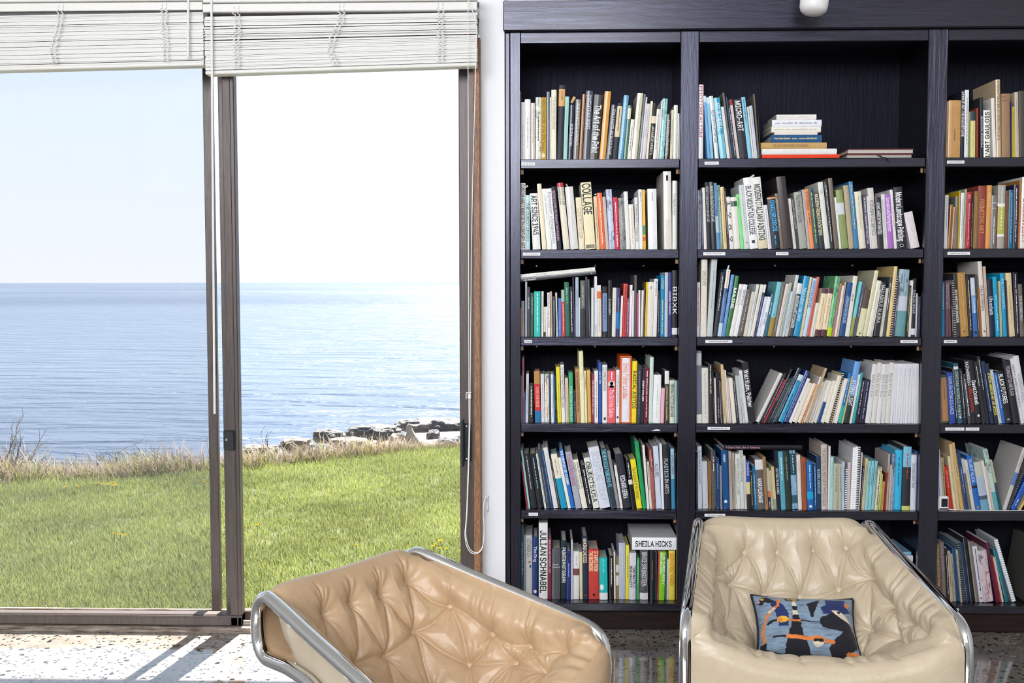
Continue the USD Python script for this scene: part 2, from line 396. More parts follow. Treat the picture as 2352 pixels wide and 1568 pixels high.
M["sea"] = mat("sea_water", {
    "g": ("geometry", {}), "m": ("mapping", {"scale": (.22, .8, 1)}), "m2": ("mapping", {"scale": (.004, .012, 1)}),
    "n": ("noise_texture", {"scale": .9, "detail": 5, "roughness": .55, "distortion": .4}), "w": ("noise_texture", {"scale": 1.0, "detail": 3}),
    "b": ("bump", {"strength": .8, "distance": 1.1}),
    "r": ("rgb_ramp", {"ramp": [(.4, (.030, .046, .076)), (.6, (.054, .074, .106))]}),
    "p": ("principled_bsdf", {"roughness": .28, "ior": 1.33, "specular_ior_level": .32})},
    [("g.position", "m.vector"), ("g.position", "m2.vector"), ("m.vector", "n.vector"), ("m2.vector", "w.vector"), ("n.fac", "b.height"), ("b.normal", "p.normal"), ("w.fac", "r.fac"), ("r.color", "p.base_color")])
# ------------------------------------------------------------------ the room
YF = 3.858                       # plane of the bookcase front
YB = YF + .335                   # its back panel
CEIL = 2.62
PIL0, PIL1 = on_y(1103, 700, YF)[0], on_y(1160, 700, YF)[0]
X0R, X1R, Y0R = -4.6, 3.4, -4.0
struct("floor", join(box(X0R, X1R, Y0R, YF + .12, -.10, 0), box(PIL0, X1R, YF + .12, YF + .5, -.1, 0)), M["terrazzo"], "polished grey terrazzo floor with black chips")
CF, CR = 2.50, 4.62              # ceiling slope shaped so the fascia reflects the added fill light
_c = np.array([(x, y, z + t) for t in (0, .12) for x in (X0R - .2, X1R + .2) for y, z in ((YF + .6, CF - .02), (Y0R - .2, CR))])
struct("ceiling", hull(_c), M["ceiling_paint"], "white sloping ceiling")
DX0, DX1 = -3.05, on_y(1097, 700, YF)[0]      # the opening of the sliding door
HEAD = 2.27
struct("wall_back", join(box(PIL0, PIL1, YF - .008, YF + .30, 0, 2.315), box(X0R, DX0, YF - .008, YF + .3, 0, CEIL), box(DX0, PIL1, YF - .008, YF + .3, HEAD + .045, CEIL),
                         box(DX0, PIL0, YF + .05, YF + .3, HEAD, HEAD + .045), box(PIL1, X1R, YF + .02, YF + .36, 2.315, CEIL), box(PIL1, X1R, YB + .012, YB + .06, 0, 2.315)), M["white_wall"], "white painted wall between sliding door and bookcase")
struct("wall_left", box(X0R - .15, X0R, Y0R, YF + .3, 0, 4.7), M["ceiling_paint"], "white side wall")
WX0, WX1, WZ0, WZ1 = -4.45, 1.05, 2.22, 4.28
struct("wall_right", box(X1R, X1R + .15, Y0R, YF + .4, 0, 4.7), M["ceiling_paint"], "white side wall")
struct("wall_front", join(box(X0R, WX0, Y0R - .15, Y0R, 0, 4.7), box(WX1, X1R, Y0R - .15, Y0R, 0, 4.7), box(WX0, WX1, Y0R - .15, Y0R, 0, WZ0), box(WX0, WX1, Y0R - .15, Y0R, WZ1, 4.7)), M["ceiling_paint"], "white wall with a high clerestory window behind the camera")
_wf = [box(WX0, WX1, Y0R - .09, Y0R - .03, z, z + .05) for z in (WZ0, WZ1 - .05)] + [box(x - .025, x + .025, Y0R - .09, Y0R - .03, WZ0, WZ1) for x in np.linspace(WX0 + .03, WX1 - .03, 5)]
w1 = thing("window_1", kind="structure"); obj("window_frame", join(*_wf), M["bronze"], w1)  # unseen clerestory window, invented to hold the fill light

# unseen eave over the door, added to limit the sun strip on the floor
struct("trim_2", box(X0R - 1, X1R + 1, YF + .3, YF + .85, 2.42, 2.54), M["white_wall"], "white eave of the roof outside the door")

# the sliding door: near sash at left, rear sash at right, insect screen outside
d1 = thing("door_1", kind="structure", label="bronze aluminium sliding glass door with a view of lawn and sea")
YN, YM, YS = YF - .045, YF + .02, YF + .085      # three tracks


def px_x(px, y, py=700): return on_y(px, py, y)[0]
def px_z(py, y, px=700): return on_y(px, py, y)[2]


jx0 = px_x(1056, YM)
fr = [bbox(px_x(1078, YM - .02), DX1 - .004, YF - .055, YF + .12, .02, HEAD), bbox(DX0, DX0 + .05, YF - .06, YF + .12, .02, HEAD), bbox(DX0, DX1, YF - .06, YF + .12, HEAD - .05, HEAD)]
obj("door_frame", join(*fr), M["bronze"], d1)
obj("door_frame", join(bbox(DX0, DX1, YF - .075, YF + .14, -.002, .022), *[bbox(DX0, DX1, y - .006, y + .006, .02, .040, .002) for y in (YN, YM, YS)]), M["sill"], d1)
zb0, zb1 = px_z(1431, YN, 300), px_z(1405, YN, 300)
sx0, sx1 = px_x(521, YN), px_x(548, YN)
sN = obj("sash", join(bbox(sx0, sx1, YN - .02, YN + .02, zb0, HEAD - .04), bbox(sx0 + .026, sx0 + .030, YN - .024, YN, zb0, HEAD - .04, .001), bbox(DX0 + .04, sx1, YN - .02, YN + .02, zb0, zb1), bbox(DX0 + .04, sx1, YN - .024, YN, zb1 - .012, zb1 - .004, .001),
                      bbox(DX0 + .04, DX0 + .085, YN - .02, YN + .02, zb0, HEAD - .04)), M["bronze"], d1)
obj("glass_pane", box(DX0 + .06, sx0 + .01, YN + .002, YN + .007, zb1 - .01, HEAD - .06), M["glass"], d1)
lx0, lx1, lz0, lz1 = px_x(508, YN - .03), px_x(534, YN - .03), px_z(1034, YN - .03, 520), px_z(988, YN - .03, 520)
obj("lock_plate", join(bbox(lx0, lx1, YN - .034, YN - .018, lz0, lz1, .004), *[moved(lathe([(0, .003), (.0025, .002), (.003, 0)], 10), (lx1 - .006, YN - .034, z), rotm((1, 0, 0), 90)) for z in (lz0 + .008, lz1 - .008)]), M["black_metal"], d1)
obj("lock_latch", bbox(lx0 + .008, lx0 + .017, YN - .037, YN - .030, (lz0 + lz1) / 2 - .002, (lz0 + lz1) / 2 + .008, .002), M["steel"], d1)
mx0 = px_x(548, YM) - .06
zr0, zr1 = px_z(1419, YM, 590), px_z(1399, YM, 590)
obj("sash", join(bbox(mx0, mx0 + .05, YM - .018, YM + .018, zr0, HEAD - .04), bbox(jx0, px_x(1080, YM), YM - .018, YM + .018, zr0, HEAD - .04), bbox(mx0, px_x(1080, YM), YM - .018, YM + .018, zr0, zr1)), M["bronze"], d1)
obj("glass_pane", box(mx0 + .03, jx0 + .01, YM - .003, YM + .003, zr1 - .01, HEAD - .06), M["glass"], d1)
hz0, hz1 = px_z(1068, YF - .05, 1070), px_z(961, YF - .05, 1070)
hx0, hx1 = px_x(1062, YF - .05, 1000), px_x(1083, YF - .05, 1000)
hn = obj("door_handle", join(bbox(hx0 + .004, hx1, YF - .066, YF - .053, hz0 + .016, hz1 - .016, .003), bbox(hx0 - .001, hx0 + .008, YF - .09, YF - .053, hz0, hz1, .003), bbox(hx0 + .004, hx1 - .004, YF - .072, YF - .06, (hz0 + hz1) / 2 - .008, (hz0 + hz1) / 2 + .004, .002)), M["black_metal"], d1)
for z in (hz0 + .026, hz1 - .026):
    obj("screw", moved(lathe([(0, .002), (.003, .0015), (.0035, 0)], 10), ((hx0 + hx1) / 2, YF - .066, z), rotm((1, 0, 0), 90)), M["steel"], hn)
scx0, scx1 = px_x(468, YS, 300), px_x(489, YS, 300)
scb = px_z(1404, YS, 300)
SCR = join(bbox(px_x(476, YS), px_x(497.5, YS), YS - .012, YS + .012, .03, HEAD - .04), bbox(DX0 + .05, px_x(490, YS), YS - .012, YS + .012, .03, scb + .004), bbox(DX0 + .05, DX0 + .09, YS - .012, YS + .012, .03, HEAD - .04))
obj("screen_frame", SCR, M["bronze"], d1)
_sx0, _sx1, _sz0, _sz1 = DX0 + .06, px_x(480, YS), scb - .01, HEAD - .05
obj("screen_mesh", (np.array([(_sx0, YS, _sz0), (_sx1, YS, _sz0), (_sx1, YS, _sz1), (_sx0, YS, _sz1)]), np.array([[0, 1, 2], [0, 2, 3]])), M["screen"], d1)
struct("trim_1", bbox(px_x(1088.5, YF - .03), px_x(1105.5, YF - .03), YF - .062, YF - .008, 0, px_z(85, YF - .06, 1097), .004), M["oak"], "oak trim strip along the right of the sliding door")

# the cord cleat on the wall
cl = on_y(1118.5, 1155, YF - .02)
k = thing("cord_cleat", "small white plastic cord cleat screwed to the white wall beside the oak trim", "cord cleat", (cl[0], YF - .008, cl[2]))
obj("cleat_body", join(bbox(-.0045, .0045, -.010, 0, -.010, .010, .002), *[tube(smooth_path([(0, -.006, s * .006), (0, -.014, s * .02), (0, -.013, s * .030)], 4), [.0042] * 8 + [.002], 8) for s in (-1, 1)]), M["white_plastic"], k)
for z in (.005, -.005): obj("screw", moved(lathe([(0, .002), (.002, .0015), (.0024, 0)], 8), (0, -.010, z), rotm((1, 0, 0), 90)), M["steel"], k)


# ------------------------------------------------------------------ blinds
def blind(name, label, xl, xr, tops, bots, cords, seed, wand=None, lift=None):
    """tops, bots: (z at left, z at right) of the slat stack; cords: fractions along the blind and their sideways drift."""
    r = random.Random(seed); Y = YF - .105
    b = thing(name, label, "blind", ((xl + xr) / 2, Y, tops[0]))
    o = np.array([(xl + xr) / 2, Y, tops[0]])
    W = lambda *ms: moved(join(*ms), -o)
    hz = max(tops) + .036
    obj("headrail", W(bbox(xl, xr, Y - .028, Y + .028, hz + .002, min(hz + .035, 2.49))), M["slat"], b)
    obj("valance", W(bbox(xl - .002, xr + .002, Y - .036, Y - .031, hz - .032, hz - .004, .002), bbox(xl - .002, xr + .002, Y - .036, Y - .026, hz + .001, hz + .030, .003)), M["slat"], b)
    n = 38
    for i in range(n):
        t = (i + .5) / n
        zl = tops[0] + (bots[0] - tops[0]) * t + r.uniform(-.0004, .0004)
        zr = tops[1] + (bots[1] - tops[1]) * t + r.uniform(-.0004, .0004)
        dy, dx, tilt = r.uniform(-.003, .003), r.uniform(-.002, .002), math.radians(r.uniform(0, 7))
        prof = [(-.025, 0), (-.012, .0022), (0, .003), (.012, .0022), (.025, 0)]
        up = [(y * math.cos(tilt) - z * math.sin(tilt), y * math.sin(tilt) + z * math.cos(tilt)) for y, z in prof]
        ring = [(y, z + .0025) for y, z in up] + [(y, z - .0023) for y, z in up[::-1]]
        P = np.array([[(x + dx, Y + dy + y, zz + z) for y, z in ring + ring[:1]] for x, zz in ((xl, zl), (xr, zr))])
        v, f = grid_mesh(P, True)
        caps = [[0, j + 1, j + 2] for j in range(8)] + [[11, 11 + j + 2, 11 + j + 1] for j in range(8)]
        obj("slat", W((v, np.vstack([f, caps]))), M["slat"], b)
    v, f = bbox(xl, xr, Y - .027, Y + .027, 0, .013, .003)
    v[:, 2] += np.interp(v[:, 0], [xl, xr], [bots[0] - .016, bots[1] - .016])
    obj("bottom_rail", W((v, f)), M["slat"], b)
    for fx, drift in cords:                     # ladder cords bunched between the slats
        x = xl + (xr - xl) * fx
        zt, zb = np.interp(x, [xl, xr], tops) + .03, np.interp(x, [xl, xr], bots)
        for s in (-1, 1):
            pts = []
            for j in range(34):
                t = j / 33
                dxx = np.interp(t, np.linspace(0, 1, len(drift)), drift)
                pts.append((x + dxx + s * .008 + (.006 if j % 2 else -.006) * (t > .12) + r.uniform(-.002, .002), Y - .035 - (.005 if j % 2 else 0), zt + (zb - zt) * t + r.uniform(-.002, .002)))
            obj("ladder_cord", W(tube(smooth_path(pts, 3), .0015, 5)), M["cord"], b)
    if wand:
        obj("tilt_wand", W(tube([(wand[0], Y - .04, wand[1]), (wand[2], Y - .045, wand[3])], .0042, 6)), M["white_plastic"], b)
    if lift:
        for path in lift: obj("lift_cord", W(tube(smooth_path(path, 6), .0016, 6)), M["cord"], b)
    return b, o


YBL = YF - .105
zz = lambda px, py: on_y(px, py, YBL - .03)[2]
xx = lambda px, py=80: on_y(px, py, YBL - .03)[0]
xl = -3.0; sl = (xx(465) - xl) / (xx(465) - xx(0))
ext = lambda z0, z465: z465 + (z0 - z465) * sl
blind("venetian_blind", "white venetian blind at far left, drawn up over the screened half of the door", xl, xx(466), (ext(zz(0, 34), zz(465, 26)), zz(465, 26)), (ext(zz(0, 151), zz(465, 139)), zz(465, 139)),
      [(.55, (0, .01, 0)), ((xx(140) - xl) / (xx(466) - xl), (.006, 0, -.012, -.03, -.022)), ((xx(380) - xl) / (xx(466) - xl), (0, -.004, .002, 0))], 3,
      wand=(xx(436), zz(436, 2), xx(434), zz(434, 134)))
cz = lambda px, py: tuple(on_y(px, py, YBL - .05))
cy = lambda px, py: tuple(on_y(px, py, YF - .075))
blind("venetian_blind", "white venetian blind drawn up over the clear right half of the door, beside the pilaster", xx(469), xx(1095), (zz(469, 36), zz(1095, 26)), (zz(469, 160), zz(1095, 140)),
      [((545 - 469) / 626., (0, .004, -.002, 0)), ((780 - 469) / 626., (.012, .010, -.016, -.034, -.008)), ((1013 - 469) / 626., (0, 0, .002, 0))], 5,
      wand=(xx(489), zz(489, 2), on_y(493, 950, YBL - .045)[0], on_y(493, 950, YBL - .045)[2]),
      lift=[[cz(1075, 2), cz(1075, 140), cy(1076, 500), cy(1077, 900), cy(1077, 1000), cy(1072, 1170), cy(1068, 1230), cy(1076, 1262), cy(1092, 1272), cy(1106, 1262), cy(1111, 1240), cy(1112, 1215)],
            [cz(1077, 2), cz(1094, 60), cz(1093, 140), cy(1084, 500), cy(1080, 900), cy(1079, 1000), cy(1073, 1170), cy(1070, 1225), cy(1078, 1258), cy(1094, 1269), cy(1108, 1255), cy(1112, 1215), cy(1110, 1180), cy(1112, 1150), cy(1117, 1138)]])
cc = on_y(1077, 908, YF - .075)
tk = thing("cord_tensioner", "small clear plastic cord tensioner on the white pull cord above the black handle", "cord tensioner", tuple(cc))
obj("bracket", join(bbox(-.011, -.008, -.006, .006, -.014, .012, .001), bbox(-.011, .009, -.006, .006, .009, .012, .001), bbox(-.004, .008, -.007, .007, -.012, .007, .002)), M["white_plastic"], tk)

# ------------------------------------------------------------------ bookcase
bc = thing("bookcase", "dark-stained wooden built-in bookcase of six shelves full of art books, right of the window", "bookcase")
BAYS = {"L": (px_x(1195.5, YF, 600), px_x(1559.5, YF, 600)), "M": (px_x(1601, YF, 600), px_x(2121.5, YF, 600)), "R": (px_x(2166, YF, 600), px_x(2166, YF, 600) + .58)}
SHELF = {1: (363.6, 385), 2: (572, 593), 3: (774, 794), 4: (973.5, 993.5), 5: (1173, 1193), 6: (1385.5, 1403.5)}
SZ = {k: tuple(on_y(1700, p, YF)[2] for p in v) for k, v in SHELF.items()}
XE = BAYS["R"][1] + .05
ZT = on_y(1700, 97, YF)[2]; ZF0 = on_y(1700, 70.5, YF)[2]; ZF1 = 2.314
obj("fascia_board", bbox(PIL1 - .004, XE, YF - .028, YF + .02, ZF0, ZF1, .003), M["wood_across"], bc)
obj("side_panel", bbox(PIL1 + .002, px_x(1171.5, YF, 600), YF - .001, YB + .01, 0, ZF0, .002), M["wood_upright"], bc)
for a, b_ in ((px_x(1172, YF, 600), BAYS["L"][0]), (BAYS["L"][1], BAYS["M"][0]), (BAYS["M"][1], BAYS["R"][0]), (BAYS["R"][1], XE)):
    obj("stile", bbox(a, b_, YF - .006, YF + .018, SZ[6][1] - .001, ZF0, .002), M["wood_upright"], bc)
    obj("divider", box(a + .012, b_ - .012 if b_ > BAYS["L"][0] else b_, YF + .018, YB, .02, ZF0), M["wood_upright"], bc)
obj("base_board", bbox(px_x(1172, YF, 600), XE, YF + .002, YF + .03, 0, SZ[6][1] - .003, .003), M["wood_base"], bc)
SHOBJ = {}
for bay, (a, b_) in BAYS.items():
    obj("top_rail", bbox(a, b_, YF - .003, YF + .02, ZT, ZF0, .002), M["wood_across"], bc)
    obj("top_panel", box(a - .02, b_ + .02, YF + .02, YB, ZF0 - .02, ZF0), M["wood_across"], bc)
    obj("back_panel", box(a - .02, b_ + .02, YB, YB + .012, .0, ZF0), M["wood_back"], bc)
    for s in range(1, 7):
        z1, z0 = SZ[s]
        ov = .010 if s == 6 else 0
        SHOBJ[bay, s] = obj("shelf", join(bbox(a - (.03 if s == 6 else -.0008), b_ + (.03 if s == 6 else -.0008), YF - ov, YF + .022, z0, z1, .002), box(a - .011, b_ + .011, YF + .022, YB, z1 - .026, z1)), M["wood_across"], bc)
        if s < 6:
            for e, xa in ((1, a + .0005), (-1, b_ - .0105)):
                if (bay, e) in (("M", 1), ("R", 1)): continue
                zc1 = min(z0 - .001, z1 - .027)
                ct = obj("shelf_cleat", box(xa, xa + .010, YF + .024, YB - .01, zc1 - .018, zc1), M["wood_across"], bc)
                obj("raw_end", bbox(xa + .0005, xa + .0095, YF + .0225, YF + .0242, zc1 - .0175, zc1 - .0005, .0005), M["cleat"], ct)
    for s in (2, 3, 4):
        zr = SZ[s - 1][1] - (.075 if s == 2 else .028)
        rail = obj("hanging_rail", bbox(a, b_, YB - .02, YB - .0005, zr - (.0 if s > 2 else 0) - .012, SZ[s - 1][1] - .006 if s > 2 else zr + .03, .002), M["wood_back"], bc)
        if bay != "R":
            for fx in ((.10, .5, .83) if bay == "L" else (.05, .43, .8)):
                obj("screw_cap", moved(lathe([(0, .003), (.003, .003), (.0055, .0015), (.0055, 0)], 12), (a + (b_ - a) * fx, YB - .0195, zr + .006), rotm((1, 0, 0), 90)), M["steel"], rail)


def wordbars(w, h, r, lo=.35, hi=.62):
    """Small bars in the place of print too fine to read."""
    out, x = [], 0.0
    while x < w:
        l = min(h * r.uniform(.5, 2.2), w - x)
        if l > h * .2: out.append(box(x, x + l, h * (.5 - lo / 2), h * (.5 + r.uniform(lo, hi) / 2), 0, .0003))
        x += l + h * r.choice((.18, .22, .6))
    return join(*out) if out else None


LABELS = [("L", 1, 1198, 1229, 368, 375), ("L", 2, 1201, 1241, 577, 584), ("L", 3, 1204, 1222, 780, 786), ("L", 5, 1214, 1236, 1177, 1183), ("M", 1, 1618, 1651, 372, 378), ("M", 2, 1615, 1666, 577, 584), ("M", 2, 1782, 1811, 578, 584),
          ("M", 3, 1620, 1682, 780, 787), ("M", 3, 2068, 2108, 780, 786), ("M", 4, 1625, 1677, 981, 988), ("M", 5, 1618, 1666, 1182, 1189), ("R", 1, 2175, 2215, 369, 376), ("R", 2, 2176, 2228, 574, 581), ("R", 3, 2168, 2198, 778, 785),
          ("R", 4, 2171, 2215, 980, 986), ("R", 4, 2218, 2249, 980, 986), ("R", 6, 2160, 2202, 1395, 1402)]
for bay, s, a, b_, t, u in LABELS:
    yl = YF - (.010 if s == 6 else 0)
    x0, x1 = on_y(a, t, yl)[0], on_y(b_, t, yl)[0]; zc = sum(SZ[s]) / 2; h = .0112
    obj("shelf_label", bbox(x0, x1, yl - .0012, yl + .0002, zc - h / 2, zc + h / 2, .0003), M["sticker"], SHOBJ[bay, s])
    w = wordbars((x1 - x0) * .72, .005, rnd)
    obj("label_print", moved(w, (x0 + (x1 - x0) * .14, yl - .0012, zc - .0025), np.array([[1, 0, 0], [0, 0, -1], [0, 1, 0]])), M["ink"], SHOBJ[bay, s])
# flaked paint on the fourth shelf of the left bay
c = on_y(1507, 987, YF)
obj("paint_chip", moved(hull(np.array([[-.018, -.0006, -.003], [.012, -.0006, -.003], [.016, -.0006, 0], [.002, -.0006, .003], [-.004, -.0006, .001], [-.018, 0, -.003], [.012, 0, -.003], [.002, 0, .003]])), (c[0], YF, c[2])), M["sticker"], SHOBJ["L", 4])

